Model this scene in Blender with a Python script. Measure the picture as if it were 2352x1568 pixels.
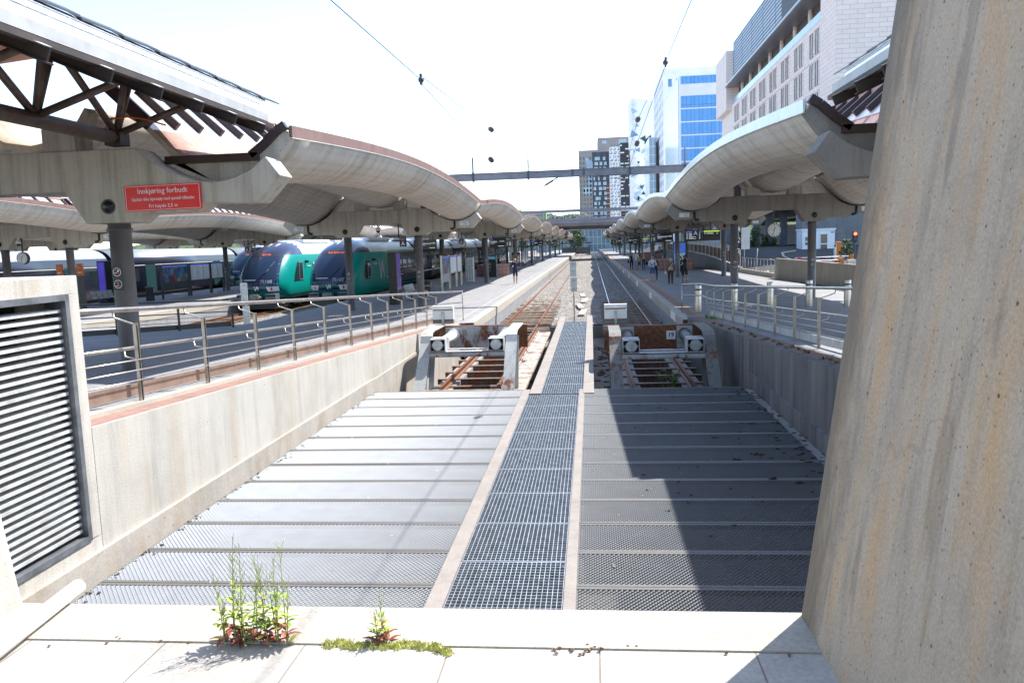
import bpy, bmesh, math, random
from mathutils import Vector, Matrix, Euler
PI=math.pi; R=math.radians
for o in list(bpy.data.objects): bpy.data.objects.remove(o)
SC=bpy.context.scene; COL=SC.collection
# ------------------------------------------------------------ camera, sky, sun, exposure
cam=bpy.data.cameras.new("camera"); cam.sensor_width=36; cam.lens=28.0; cam.clip_start=.1; cam.clip_end=8000
co=bpy.data.objects.new("camera",cam); COL.objects.link(co); SC.camera=co
_f=1829.; _y=Vector(((1357-1176)/_f,(556-784)/_f,1)); _d=Vector((.034,1,-(.034*_y.x+_y.y)))
_y.normalize(); _d.normalize(); _x=_d.cross(_y)
if _x.x<0: _x=-_x
co.matrix_world=Matrix(((_x.x,-_x.y,-_x.z,0),(_y.x,-_y.y,-_y.z,0),(-_d.x,_d.y,_d.z,3.6),(0,0,0,1)))
EL=R(52); AZ=R(45)
W=bpy.data.worlds.new("World"); SC.world=W; W.use_nodes=True
_n=W.node_tree.nodes; _b=_n['Background']; _s=_n.new('ShaderNodeTexSky'); _s.sky_type='NISHITA'; _s.sun_disc=False
_s.sun_elevation=EL; _s.sun_rotation=AZ; _s.air_density=1.0; _s.dust_density=.5; _s.ozone_density=1.0
W.node_tree.links.new(_s.outputs[0],_b.inputs[0]); _b.inputs[1].default_value=.15
sl=bpy.data.lights.new("sun",'SUN'); sl.energy=3.7; sl.angle=R(.5); sl.color=(1,.95,.88)
so=bpy.data.objects.new("sun",sl); COL.objects.link(so)
so.rotation_euler=Vector((math.sin(AZ)*math.cos(EL),math.cos(AZ)*math.cos(EL),math.sin(EL))).to_track_quat('Z','Y').to_euler()
so.location=(60,60,80)
SC.view_settings.view_transform='Standard'; SC.view_settings.look='None'; SC.view_settings.gamma=1; SC.view_settings.exposure=1.42
SC.render.engine='CYCLES'
SC.cycles.max_bounces=6; SC.cycles.transparent_max_bounces=12
# ------------------------------------------------------------ materials
MATS={}
def _mat(name):
    m=bpy.data.materials.new(name); m.use_nodes=True; MATS[name]=m
    nt=m.node_tree; return m,nt,nt.nodes,nt.links,nt.nodes['Principled BSDF']
def _coord(N,L,scale=(1,1,1),rot=(0,0,0),kind='Object',world=False):
    tc=N.new('ShaderNodeNewGeometry') if world else N.new('ShaderNodeTexCoord'); mp=N.new('ShaderNodeMapping'); mp.inputs['Scale'].default_value=scale; mp.inputs['Rotation'].default_value=rot
    L.new(tc.outputs['Position' if world else kind],mp.inputs[0]); return mp.outputs[0]
def _noise(N,L,vec,scale,detail=4,rough=.6):
    n=N.new('ShaderNodeTexNoise'); n.inputs['Scale'].default_value=scale; n.inputs['Detail'].default_value=detail; n.inputs['Roughness'].default_value=rough
    L.new(vec,n.inputs['Vector']); return n.outputs['Fac']
def _ramp(N,L,fac,stops):
    r=N.new('ShaderNodeValToRGB'); e=r.color_ramp.elements
    while len(e)<len(stops): e.new(.5)
    for i,(p,c) in enumerate(stops):
        e[i].position=p; e[i].color=(c[0],c[1],c[2],1) if not isinstance(c,(int,float)) else (c,c,c,1)
    L.new(fac,r.inputs[0]); return r.outputs[0]
def _mix(N,L,a,b,f,mode='MIX'):
    m=N.new('ShaderNodeMix'); m.data_type='RGBA'; m.blend_type=mode
    for sock,v in ((m.inputs[6],a),(m.inputs[7],b)):
        if isinstance(v,(tuple,list)): sock.default_value=(v[0],v[1],v[2],1)
        else: L.new(v,sock)
    if isinstance(f,(int,float)): m.inputs[0].default_value=f
    else: L.new(f,m.inputs[0])
    return m.outputs[2]
def _bump(N,L,h,p,strength=.3,dist=.02):
    b=N.new('ShaderNodeBump'); b.inputs['Strength'].default_value=strength; b.inputs['Distance'].default_value=dist
    L.new(h,b.inputs['Height']); L.new(b.outputs[0],p.inputs['Normal'])
def plain(name,c,rough=.5,metal=0,var=.12,scale=3,emit=0,spec=.5,world=False):
    m,nt,N,L,P=_mat(name); v=_coord(N,L,world=world); f=_noise(N,L,v,scale)
    c2=tuple(x*(1-var*2) for x in c); c1=tuple(min(1,x*(1+var)) for x in c)
    L.new(_ramp(N,L,f,[(.3,c2),(.7,c1)]),P.inputs['Base Color'])
    P.inputs['Roughness'].default_value=rough; P.inputs['Metallic'].default_value=metal; P.inputs['Specular IOR Level'].default_value=spec
    if emit:
        P.inputs['Emission Color'].default_value=(*c,1); P.inputs['Emission Strength'].default_value=emit
    return m
def concrete(name,c,dark=.45,streak=.5,stain=(.30,.19,.09),stain_amt=.0,scale=1.,rough=.85,grain=.35,pits=True,pore=0,sdir=(5,5,.28),lines=0,ldir=(1,1,1)):
    """weathered concrete: blotches, run-off streaks along the small axis of sdir, rust/ochre stain, pores"""
    m,nt,N,L,P=_mat(name); v=_coord(N,L)
    f=_noise(N,L,v,.9*scale,8,.7); dk=tuple(x*dark for x in c); lt=tuple(min(1,x*1.12) for x in c)
    col=_ramp(N,L,f,[(.28,tuple(x*(.6+.4*dark) for x in c)),(.5,c),(.75,lt)])
    vs=_coord(N,L,sdir); fs=_noise(N,L,vs,1.3*scale,6,.75)
    col=_mix(N,L,col,dk,_ramp(N,L,fs,[(.5,0),(.8,streak)]))
    if stain_amt:
        v3=_coord(N,L,tuple(s*.8 for s in sdir)); f3=_noise(N,L,v3,1.1*scale,5,.65)
        col=_mix(N,L,col,stain,_ramp(N,L,f3,[(.48,0),(.72,stain_amt)]))
    fg=_noise(N,L,v,60*scale,3,.7); col=_mix(N,L,col,_ramp(N,L,fg,[(.3,.25),(.7,.75)]),grain,'OVERLAY')
    h=fg
    if pits:
        vo=N.new('ShaderNodeTexVoronoi'); vo.inputs['Scale'].default_value=5.5*scale; L.new(v,vo.inputs['Vector'])
        pit=_ramp(N,L,vo.outputs['Distance'],[(.035,1),(.075,0)])
        # only a few of the cells have a pore
        keep=_ramp(N,L,vo.outputs['Color'],[(.55,0),(.6,1)])
        if pore:
            v2=N.new('ShaderNodeTexVoronoi'); v2.inputs['Scale'].default_value=21*scale; L.new(v,v2.inputs['Vector']); col=_mix(N,L,col,tuple(x*.35 for x in c),_mix(N,L,(0,0,0),_ramp(N,L,v2.outputs['Distance'],[(.08,.9),(.2,0)]),_ramp(N,L,v2.outputs['Color'],[(.5,0),(.54,1)])))
            fd=_noise(N,L,_coord(N,L,(2.2,2.2,.05)),1.7,3,.8); col=_mix(N,L,col,(.10,.09,.08),_ramp(N,L,fd,[(.60,0),(.66,.34),(.72,.2)]))
            sy=N.new('ShaderNodeSeparateXYZ'); L.new(v,sy.inputs[0]); ne=_noise(N,L,_coord(N,L,(3,3,1.1)),1.6,7,.75); ad=N.new('ShaderNodeMath'); ad.operation='MULTIPLY_ADD'; ad.inputs[1].default_value=.8; L.new(ne,ad.inputs[0]); L.new(sy.outputs[1],ad.inputs[2])
            col=_mix(N,L,col,(.15,.14,.12),_ramp(N,L,ad.outputs[0],[(.10,0),(.34,.8)]))
            fk=_noise(N,L,v,.55,5,.55); col=_mix(N,L,col,(.17,.11,.07),_ramp(N,L,fk,[(.495,0),(.4970,.45),(.499,0)]))
        pm=_mix(N,L,(0,0,0),pit,keep); col=_mix(N,L,col,tuple(x*.22 for x in c),pm)
    if lines:
        vl=_coord(N,L,ldir); wv=N.new('ShaderNodeTexWave'); wv.inputs['Scale'].default_value=lines; wv.inputs['Distortion'].default_value=1.5; wv.inputs['Detail'].default_value=3; wv.inputs['Detail Scale'].default_value=2.0; L.new(vl,wv.inputs['Vector'])
        col=_mix(N,L,col,_ramp(N,L,wv.outputs['Fac'],[(.0,.43),(.25,.5),(1,.53)]),.6,'OVERLAY')
    L.new(col,P.inputs['Base Color']); P.inputs['Roughness'].default_value=rough; P.inputs['Specular IOR Level'].default_value=.25
    _bump(N,L,h,P,.25,.01); return m
def rusty(name,paint,amount=.5,metal=.2,scale=2.2):
    m,nt,N,L,P=_mat(name); v=_coord(N,L,(1,1,.6)); f=_noise(N,L,v,scale,9,.72)
    lo=.62-.34*amount
    f2=_noise(N,L,v,14,6,.7)
    rust=_ramp(N,L,f2,[(.3,(.055,.022,.012)),(.55,(.19,.07,.028)),(.75,(.30,.14,.06))])
    pn=_ramp(N,L,f2,[(.3,tuple(x*.75 for x in paint)),(.7,paint)])
    L.new(_mix(N,L,pn,rust,_ramp(N,L,f,[(lo,0),(lo+.09,1)])),P.inputs['Base Color'])
    P.inputs['Roughness'].default_value=.65; P.inputs['Metallic'].default_value=metal; _bump(N,L,f2,P,.2,.005); return m
def glass_mat(name,c,rough=.08,metal=0.,spec=.8):
    m,nt,N,L,P=_mat(name); v=_coord(N,L); f=_noise(N,L,v,.7)
    L.new(_ramp(N,L,f,[(.3,tuple(x*.75 for x in c)),(.7,c)]),P.inputs['Base Color']); P.inputs['Roughness'].default_value=rough
    P.inputs['Specular IOR Level'].default_value=spec; P.inputs['Metallic'].default_value=metal; return m
def cells(name,cols,scale,rough=.9,bump=.6,dist=.03,extra=None,world=True):
    m,nt,N,L,P=_mat(name); v=_coord(N,L,world=world); vo=N.new('ShaderNodeTexVoronoi'); vo.inputs['Scale'].default_value=scale; L.new(v,vo.inputs['Vector'])
    sp=N.new('ShaderNodeSeparateColor'); L.new(vo.outputs['Color'],sp.inputs[0])
    k=len(cols); col=_ramp(N,L,sp.outputs[0],[(i/(k-1),c) for i,c in enumerate(cols)])
    dk=_ramp(N,L,vo.outputs['Distance'],[(.35,1),(.75,.45)]); col=_mix(N,L,col,dk,1,'MULTIPLY')
    fb=_noise(N,L,v,.6,4); col=_mix(N,L,col,_ramp(N,L,fb,[(.3,.38),(.7,.62)]),.7,'OVERLAY')
    if extra: col=_mix(N,L,col,extra[0],_ramp(N,L,_noise(N,L,v,extra[2],5,.7),[(.5,0),(.7,extra[1])]))
    L.new(col,P.inputs['Base Color']); P.inputs['Roughness'].default_value=rough; P.inputs['Specular IOR Level'].default_value=.2
    inv=N.new('ShaderNodeMath'); inv.operation='SUBTRACT'; inv.inputs[0].default_value=1; L.new(vo.outputs['Distance'],inv.inputs[1]); _bump(N,L,inv.outputs[0],P,bump,dist); return m
def bricks(name,c1,c2,mortar,sx,sy,msize=.02,rough=.8,rot=(0,0,0),bump=.15,var=.5,offset=.5,grime=.35):
    m,nt,N,L,P=_mat(name); v=_coord(N,L,rot=rot); b=N.new('ShaderNodeTexBrick'); L.new(v,b.inputs['Vector'])
    b.inputs['Scale'].default_value=1; b.inputs['Brick Width'].default_value=sx; b.inputs['Row Height'].default_value=sy; b.inputs['Mortar Size'].default_value=msize; b.offset=offset
    b.inputs['Color1'].default_value=(*c1,1); b.inputs['Color2'].default_value=(*c2,1); b.inputs['Mortar'].default_value=(*mortar,1); b.inputs['Mortar Smooth'].default_value=.2
    f=_noise(N,L,_coord(N,L),1.1,7,.7); fg=_noise(N,L,_coord(N,L),45,3,.7)
    col=_mix(N,L,b.outputs['Color'],_ramp(N,L,f,[(.3,.3),(.7,.65)]),grime*1.4,'OVERLAY'); col=_mix(N,L,col,_ramp(N,L,fg,[(.3,.3),(.7,.7)]),.35,'OVERLAY')
    L.new(col,P.inputs['Base Color']); P.inputs['Roughness'].default_value=rough; P.inputs['Specular IOR Level'].default_value=.25
    _bump(N,L,b.outputs['Fac'],P,-bump,.01); return m
CON_SHELL=concrete('shell_concrete',(.62,.555,.465),.5,.3,scale=.8,sdir=(.5,4,.5),lines=2.6,ldir=(.75,1.0,.3),stain=(.22,.15,.08),stain_amt=.45,pits=False)
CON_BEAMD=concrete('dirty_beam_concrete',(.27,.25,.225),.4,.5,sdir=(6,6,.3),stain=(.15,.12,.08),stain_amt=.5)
CON_BEAM=concrete('beam_concrete_bounce',(.52,.48,.405),.45,.4,sdir=(6,6,.3),stain=(.16,.12,.07),stain_amt=.5)  # left beams' copy: bounced light is put into this paler base colour
CON_WALL=concrete('wall_concrete',(.50,.475,.43),.42,.65,sdir=(4,4,.22),stain=(.32,.25,.16),stain_amt=.4)
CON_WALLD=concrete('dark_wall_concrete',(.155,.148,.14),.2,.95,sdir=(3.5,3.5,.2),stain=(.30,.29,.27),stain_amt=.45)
CON_PIL=concrete('pillar_concrete',(.41,.36,.295),.40,.65,sdir=(4.2,4.2,.16),stain=(.50,.33,.17),stain_amt=.75,scale=1.6,pore=1)
CON_LEDGE=concrete('ledge_concrete',(.40,.37,.32),.6,.4,sdir=(1,2,1),stain=(.45,.36,.25),stain_amt=.4)
CON_CURB=concrete('curb_concrete',(.29,.26,.235),.5,.5,sdir=(3,3,3),scale=3,grain=.6)
CON_PIT=concrete('pit_concrete',(.21,.19,.165),.35,.8,sdir=(2,2,2))
PAVING=bricks('paving_slabs',(.47,.45,.42),(.42,.40,.375),(.23,.2,.17),.82,.70,.012,offset=.35)
PLAT=bricks('platform_paving',(.30,.305,.32),(.26,.265,.28),(.16,.15,.14),.24,.12,.008,grime=.3)
REDBRICK=bricks('red_paver',(.34,.20,.165),(.26,.155,.13),(.17,.14,.12),.21,.105,.008)
ASPH=cells('asphalt',[(.05,.05,.052),(.075,.075,.078),(.1,.1,.1)],60,.9,.3,.01)
GROUND=plain('ground_grey',(.28,.265,.25),.95,var=.25,scale=.05,world=True)
BALLAST=cells('ballast_stone',[(.13,.12,.11),(.30,.28,.255),(.42,.40,.37),(.22,.19,.165),(.5,.48,.45)],13,.95,.9,.06,extra=((.24,.14,.07),.35,.35))
YEL=plain('yellow_line',(.40,.24,.05),.7,var=.2,scale=8)
WHITEP=plain('white_paint',(.78,.78,.76),.55,var=.06)
STEELD=plain('column_paint',(.115,.107,.105),.5,var=.12,scale=2)
STAIN=plain('stainless_tube',(.52,.48,.44),.28,.85,var=.12,scale=6)
GALV=plain('galvanised',(.44,.465,.49),.45,.6,var=.18,scale=9)
GALVP=plain('galvanised_pale',(.62,.63,.62),.5,.25,var=.15,scale=5)
EXPM=plain('expanded_metal',(.29,.31,.335),.5,.3,var=.05,scale=3)
OLDST=rusty('edge_angle_steel',(.15,.145,.135),.12,.15,5)
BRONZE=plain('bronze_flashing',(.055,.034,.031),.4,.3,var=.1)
BRONZEL=plain('sunlit_bronze_flashing',(.27,.16,.13),.45,.2,var=.1)  # lit copy of the bronze; sun on right-hand edges is put into its colour
ALU=plain('aluminium_fascia',(.60,.62,.66),.35,.5,var=.05)
RAILR=rusty('rail_rust',(.33,.2,.14),.95,.3,6)
RAILT=plain('rail_head',(.5,.47,.45),.28,.9,var=.1)
SLEEP=plain('timber_sleeper',(.23,.165,.12),.9,var=.3,scale=7)
BLK=plain('black_plastic',(.012,.012,.014),.35)
DARK=plain('dark_grey_metal',(.05,.05,.055),.45,var=.1)
BROWNST=plain('brown_steel',(.15,.105,.08),.5,.2,var=.2,scale=6)
PINK=plain('pink_roofing',(.44,.27,.23),.8,var=.15,scale=10)
GLZ=plain('milky_glazing',(.62,.64,.66),.25,var=.08,scale=1.5)
# ------------------------------------------------------------ object helpers
def tag(o,label=None,cat=None,group=None,kind=None):
    if label: o['label']=label
    if cat: o['category']=cat
    if group: o['group']=group
    if kind: o['kind']=kind
    return o
def thing(name,label,cat,loc=(0,0,0),rz=0,group=None):
    o=bpy.data.objects.new(name,None); COL.objects.link(o); o.location=loc; o.rotation_euler=(0,0,rz); o.empty_display_size=.2
    return tag(o,label,cat,group)
class MB:
    """collects boxes, prisms, tubes; build() links them as ONE mesh object"""
    def __init__(s): s.v=[]; s.f=[]; s.mi=[]; s.sm=[]; s.m=0
    def add(s,vs,fs,smooth=False):
        b=len(s.v); s.v+= [tuple(p) for p in vs]; s.f+=[[i+b for i in f] for f in fs]; s.mi+=[s.m]*len(fs); s.sm+=[smooth]*len(fs); return s
    def box(s,x0,y0,z0,x1,y1,z1):
        x0,x1=min(x0,x1),max(x0,x1); y0,y1=min(y0,y1),max(y0,y1); z0,z1=min(z0,z1),max(z0,z1)
        return s.add([(x0,y0,z0),(x1,y0,z0),(x1,y1,z0),(x0,y1,z0),(x0,y0,z1),(x1,y0,z1),(x1,y1,z1),(x0,y1,z1)],[(3,2,1,0),(4,5,6,7),(0,1,5,4),(1,2,6,5),(2,3,7,6),(3,0,4,7)])
    def cb(s,cx,cy,cz,sx,sy,sz): return s.box(cx-sx/2,cy-sy/2,cz-sz/2,cx+sx/2,cy+sy/2,cz+sz/2)
    def obox(s,c,ax,ay,az):
        """box by centre and three half-axis vectors"""
        c=Vector(c); ax,ay,az=Vector(ax),Vector(ay),Vector(az)
        P=[c+a*ax+b*ay+d*az for d in(-1,1) for a,b in((-1,-1),(1,-1),(1,1),(-1,1))]
        return s.add(P,[(3,2,1,0),(4,5,6,7),(0,1,5,4),(1,2,6,5),(2,3,7,6),(3,0,4,7)])
    def bar(s,p,q,w,h,up=(0,0,1)):
        p,q=Vector(p),Vector(q); d=q-p; u=Vector(up); a=d.cross(u)
        if a.length<1e-6: a=d.cross(Vector((1,0,0)))
        a.normalize(); b=a.cross(d).normalized()
        return s.obox((p+q)/2,d/2,a*w/2,b*h/2)
    def prism(s,poly,axis,a,b):
        """extrude a 2-D polygon: axis 'y' -> (x,z) pts, 'x' -> (y,z), 'z' -> (x,y)"""
        mk={'y':lambda p,t:(p[0],t,p[1]),'x':lambda p,t:(t,p[0],p[1]),'z':lambda p,t:(p[0],p[1],t)}[axis]
        n=len(poly); vs=[mk(p,a) for p in poly]+[mk(p,b) for p in poly]
        return s.add(vs,[list(range(n)),list(range(2*n-1,n-1,-1))]+[(i,i+n,(i+1)%n+n,(i+1)%n) for i in range(n)])
    def tube(s,pts,r,n=8,caps=True,r2=None):
        pts=[Vector(p) for p in pts]; rings=[]; prev=None
        for i,p in enumerate(pts):
            d=(pts[min(i+1,len(pts)-1)]-pts[max(i-1,0)]).normalized()
            if prev is None:
                u=Vector((0,0,1)) if abs(d.z)<.9 else Vector((1,0,0))
                a=d.cross(u).normalized()
            else: a=(prev-d*prev.dot(d)).normalized()
            prev=a; b=d.cross(a); rr=r if r2 is None else r+(r2-r)*i/(len(pts)-1)
            rings.append([p+a*rr*math.cos(2*PI*k/n)+b*rr*math.sin(2*PI*k/n) for k in range(n)])
        vs=[v for g in rings for v in g]; fs=[]
        for i in range(len(rings)-1):
            for k in range(n): fs.append((i*n+k,i*n+(k+1)%n,(i+1)*n+(k+1)%n,(i+1)*n+k))
        s.add(vs,fs,True)
        if caps: s.add(rings[0],[list(range(n-1,-1,-1))]); s.add(rings[-1],[list(range(n))])
        return s
    def cyl(s,x,y,z0,z1,r,n=16,r2=None): return s.tube([(x,y,z0),(x,y,z1)],r,n,True,r2)
    def lathe(s,prof,cx=0,cy=0,n=16):
        vs=[(cx+r*math.cos(2*PI*k/n),cy+r*math.sin(2*PI*k/n),z) for r,z in prof for k in range(n)]
        fs=[(i*n+k,i*n+(k+1)%n,(i+1)*n+(k+1)%n,(i+1)*n+k) for i in range(len(prof)-1) for k in range(n)]
        return s.add(vs,fs,True)
    def ball(s,c,rx,ry=None,rz=None,n=10,m=6):
        ry=ry or rx; rz=rz or rx; c=Vector(c)
        vs=[c+Vector((rx*math.sin(PI*i/m)*math.cos(2*PI*k/n),ry*math.sin(PI*i/m)*math.sin(2*PI*k/n),rz*math.cos(PI*i/m))) for i in range(m+1) for k in range(n)]
        return s.add(vs,[(i*n+k,(i+1)*n+k,(i+1)*n+(k+1)%n,i*n+(k+1)%n) for i in range(m) for k in range(n)],True)
    def grid(s,pts,smooth=True):
        """pts: rows of points"""
        w=len(pts[0]); vs=[p for r in pts for p in r]
        return s.add(vs,[(i*w+k,i*w+k+1,(i+1)*w+k+1,(i+1)*w+k) for i in range(len(pts)-1) for k in range(w-1)],smooth)
    def loft(s,rings,caps=True,smooth=True):
        n=len(rings[0]); vs=[p for g in rings for p in g]
        s.add(vs,[(i*n+k,i*n+(k+1)%n,(i+1)*n+(k+1)%n,(i+1)*n+k) for i in range(len(rings)-1) for k in range(n)],smooth)
        if caps: s.add(rings[0],[list(range(n-1,-1,-1))]); s.add(rings[-1],[list(range(n))])
        return s
    def use(s,i): s.m=i; return s
    def text(s,txt,size,loc,rot=(PI/2,0,0),align='CENTER',bold=False,extr=.002,sx=1):
        me=text_mesh(txt,size,align,extr,bold); M=Matrix.Translation(loc)@Euler(rot).to_matrix().to_4x4()@Matrix.Diagonal((sx,1,1,1))
        return s.add([M@v.co for v in me.vertices],[list(p.vertices) for p in me.polygons])
    def disc(s,c,r,n=20,t=.004,axis='y',ring=0):
        """flat disc or ring facing -y (axis y)"""
        P=lambda a,rr,d:(c[0]+rr*math.cos(a),c[1]+d,c[2]+rr*math.sin(a)) if axis=='y' else (c[0]+d,c[1]+rr*math.cos(a),c[2]+rr*math.sin(a))
        if ring:
            vs=[P(2*PI*k/n,q,d) for q in(r,r-ring) for d in(0,-t) for k in range(n)]
            fs=[]
            for k in range(n):
                j=(k+1)%n; fs+=[(k,j,n+j,n+k),(n+k,n+j,3*n+j,3*n+k),(2*n+k,3*n+k,3*n+j,2*n+j),(k,2*n+k,2*n+j,j)]
            return s.add(vs,fs)
        vs=[P(2*PI*k/n,r,d) for d in(0,-t) for k in range(n)]
        return s.add(vs,[list(range(n)),list(range(2*n-1,n-1,-1))]+[(k,(k+1)%n,n+(k+1)%n,n+k) for k in range(n)])
    def mesh(s,name,mats,origin=None,bevel=0,recalc=True):
        me=bpy.data.meshes.new(name); o=Vector(origin) if origin is not None else Vector((0,0,0))
        me.from_pydata([tuple(Vector(p)-o) for p in s.v],[],s.f)
        mats=mats if isinstance(mats,(list,tuple)) else [mats]
        for m in mats: me.materials.append(m)
        me.polygons.foreach_set('material_index',s.mi); me.polygons.foreach_set('use_smooth',s.sm)
        if recalc or bevel:
            bm=bmesh.new(); bm.from_mesh(me)
            if recalc: bmesh.ops.remove_doubles(bm,verts=bm.verts,dist=1e-5); bmesh.ops.recalc_face_normals(bm,faces=bm.faces)
            if bevel: bmesh.ops.bevel(bm,geom=[e for e in bm.edges if len(e.link_faces)==2 and e.calc_face_angle(0)>.5],offset=bevel,segments=2,affect='EDGES',profile=.5)
            bm.to_mesh(me); bm.free()
        me.update(); return me
    def build(s,name,mats,parent=None,world=False,bevel=0,recalc=True,label=None):
        org=None
        if parent is not None and world:
            inv=Matrix.Translation(parent_loc(parent)).inverted() if True else None
            Z=Matrix.Rotation(-parent_rz(parent),4,'Z'); s.v=[tuple(Z@(inv@Vector(p))) for p in s.v]
        o=bpy.data.objects.new(name,s.mesh(name,mats,org,bevel,recalc)); COL.objects.link(o)
        if parent is not None: o.parent=parent
        if label: o['label']=label
        return o
def parent_loc(o):
    p=Vector(o.location)
    if o.parent: p+=parent_loc(o.parent)
    return p
def parent_rz(o): return o.rotation_euler[2]+(parent_rz(o.parent) if o.parent else 0)
def copy_tree(o,parent=None):
    c=o.copy(); COL.objects.link(c)
    if parent is not None: c.parent=parent
    for ch in list(o.children): copy_tree(ch,c)
    return c
def struct(name,mb,m,label=None): return tag(mb.build(name,m),label,None,None,'structure')
_tc={}
def text_mesh(txt,size,align='CENTER',extr=.002,bold=False):
    k=(txt,size,align,extr,bold)
    if k in _tc: return _tc[k]
    cu=bpy.data.curves.new('lettering','FONT'); cu.body=txt; cu.size=size; cu.align_x=align; cu.align_y='CENTER'; cu.extrude=extr; cu.resolution_u=2
    if bold: cu.offset=size*.02
    o=bpy.data.objects.new('lettering',cu); COL.objects.link(o); dg=bpy.context.evaluated_depsgraph_get(); me=bpy.data.meshes.new_from_object(o.evaluated_get(dg))
    bpy.data.objects.remove(o); _tc[k]=me; return me
def text(txt,size,m,parent,loc,rot=(PI/2,0,0),name='lettering',align='CENTER',bold=False,extr=.002):
    me=text_mesh(txt,size,align,extr,bold).copy(); me.materials.clear(); me.materials.append(m)
    o=bpy.data.objects.new(name,me); COL.objects.link(o); o.location=loc; o.rotation_euler=rot
    if parent is not None: o.parent=parent
    return o
ORD=['first','second','third','fourth','fifth','sixth','seventh','eighth','ninth','tenth','eleventh','twelfth','thirteenth','fourteenth','fifteenth','sixteenth','seventeenth','eighteenth','nineteenth','twentieth']
PZ=.76
def rampz(y): return 1.95 if y<7.2 else (PZ if y>30.2 else 1.95-(y-7.2)*(1.95-PZ)/23.0)
# ------------------------------------------------------------ setting: ground, plaza, pit, platforms, tracks
def solo(name,mb,mats,label,cat,group=None,loc=(0,0,0),bevel=0,recalc=True):
    """a thing that is one mesh; verts in world metres, origin moved to loc"""
    o=bpy.data.objects.new(name,mb.mesh(name,mats,loc,bevel,recalc)); COL.objects.link(o); o.location=loc
    return tag(o,label,cat,group)
struct('ground',MB().add([(-3000,-400,-.95),(3000,-400,-.95),(3000,6000,-.95),(-3000,6000,-.95)],[(0,1,2,3)]),GROUND)
# gravel yard under all tracks
rnd=random.Random(3)
def yard(name,x0,x1,y0,y1,dx,dy,z,amp,m,fz=lambda x,y:0):
    nx=max(1,int((x1-x0)/dx)); ny=max(1,int((y1-y0)/dy)); rows=[]
    for j in range(ny+1): rows.append([(x0+(x1-x0)*i/nx,y0+(y1-y0)*j/ny,z+fz(0,y0+(y1-y0)*j/ny)+(rnd.uniform(-amp,amp))) for i in range(nx+1)])
    struct(name,MB().grid(rows),m)
yard('ballast',-4.7,3.4,36.6,80,.16,.22,-.165,.035,BALLAST,lambda x,y:.085*min(1,max(0,(y-42)/16)))
yard('ballast',-4.7,3.4,80,700,1,8,-.09,.0,BALLAST)
yard('ballast',-22.6,-13.6,30,300,.5,2,-.16,.03,BALLAST)
yard('ballast',-40.2,-32,30,300,1,4,-.16,.03,BALLAST)
struct('yard_ground',MB().box(-200,230,-.5,200,1500,-.2),GROUND)
# plaza with its smooth edge strip
b=MB(); b.box(-14,-14,-.9,14,3.085,1.95); struct('plaza',b,bricks('plaza_slabs',(.385,.365,.335),(.35,.33,.30),(.20,.175,.15),.62,.9,.0045,offset=0,grime=.55))
b=MB(); b.box(-14,3.09,-.9,14,3.43,1.957); struct('plaza_edge',b,CON_LEDGE)
# pit under the gratings and buffers
b=MB(); b.box(-5.0,3.43,-.9,3.4,36.6,-.75); struct('pit_floor',b,CON_PIT)
b=MB(); b.box(-5,36.4,-.75,3.4,36.62,-.2); struct('pit_end_wall',b,CON_PIT)
b=MB()
for x in(-4.05,-2.4,.95,2.55): b.box(x-.26,17.3,-.75,x+.26,36.4,-.2)
struct('rail_bearers',b,CON_CURB)
b=MB()
for x,w in((-5.0,.14),(-1.53,.16),(-.31,.11),(3.17,.2)): b.box(x,3.43,-.75,x+w,17.0,.405 if w!=.16 and w!=.11 else .468)
b.box(-1.36,16.5,-.75,-1.12,34.2,.475); b.box(-.23,16.5,-.75,0.0,34.2,.475)
struct('walkway_kerbs',b,CON_CURB)
# ------------------------------------------------------------ gratings
def expanded(w,d,px=.047,py=.060,t=.0052):
    b=MB(); nx=int(w/px); ny=int(d/(py/2)); px=w/nx; py=2*d/ny
    for j in range(ny):
        y0=j*py/2; y1=y0+py/2; o=(j%2)*.5
        for i in range(nx+1):
            for s in(-.5,.5):
                xa=(i+o)*px; xb=xa+s*px
                if xa<0 or xa>w or xb<-1e-6 or xb>w+1e-6: continue
                b.add([(xa-t,y0,.005),(xa+t,y0,-.005),(xb+t,y1,-.005),(xb-t,y1,.005)],[(0,1,2,3)])
    return b
PW=3.33; PD=.835
pan=expanded(PW,PD-.11); pan.v=[(x,y+.055,z) for x,y,z in pan.v]
pan.use(1); pan.box(0,0,-.05,PW,.048,.006); pan.box(0,PD-.055,-.05,PW,PD-.006,.006); pan.box(0,.048,-.05,.012,PD-.055,.004); pan.box(PW-.012,.048,-.05,PW,PD-.055,.004)
pm=pan.mesh('mesh_panel',[EXPM,OLDST],recalc=False)
for side,x0 in(('left',-4.86),('right',-.2)):
    for k in range(13):
        y=17.06-PD*(k+1)
        o=bpy.data.objects.new('floor_grating',pm); COL.objects.link(o); o.location=(x0,y,.45+rnd.uniform(-.003,.003)); o.rotation_euler=(rnd.uniform(-.002,.002),rnd.uniform(-.001,.001),0)
        n=12-k; wh='metal mesh floor panel left of the walkway' if side=='left' else 'metal mesh floor panel right of the walkway'
        pos=('row at the plaza edge' if n==0 else 'row at the foot of the buffer stop' if k==0 else ORD[n]+' row from the plaza edge')
        tag(o,wh+', '+pos,'floor grating','expanded metal panels '+side+' of the walkway')
def barred(w,d,px,py):
    b=MB(); nx=round(w/px); ny=round(d/py)
    for i in range(nx+1): x=w*i/nx; b.box(x-.0032,0,-.03,x+.0032,d,0)
    for j in range(ny+1):
        y=.006+(d-.012)*j/ny; t=.007 if j in(0,ny) else .0028; b.box(0,y-t,-.02,w,y+t,.001)
    return b
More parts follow.
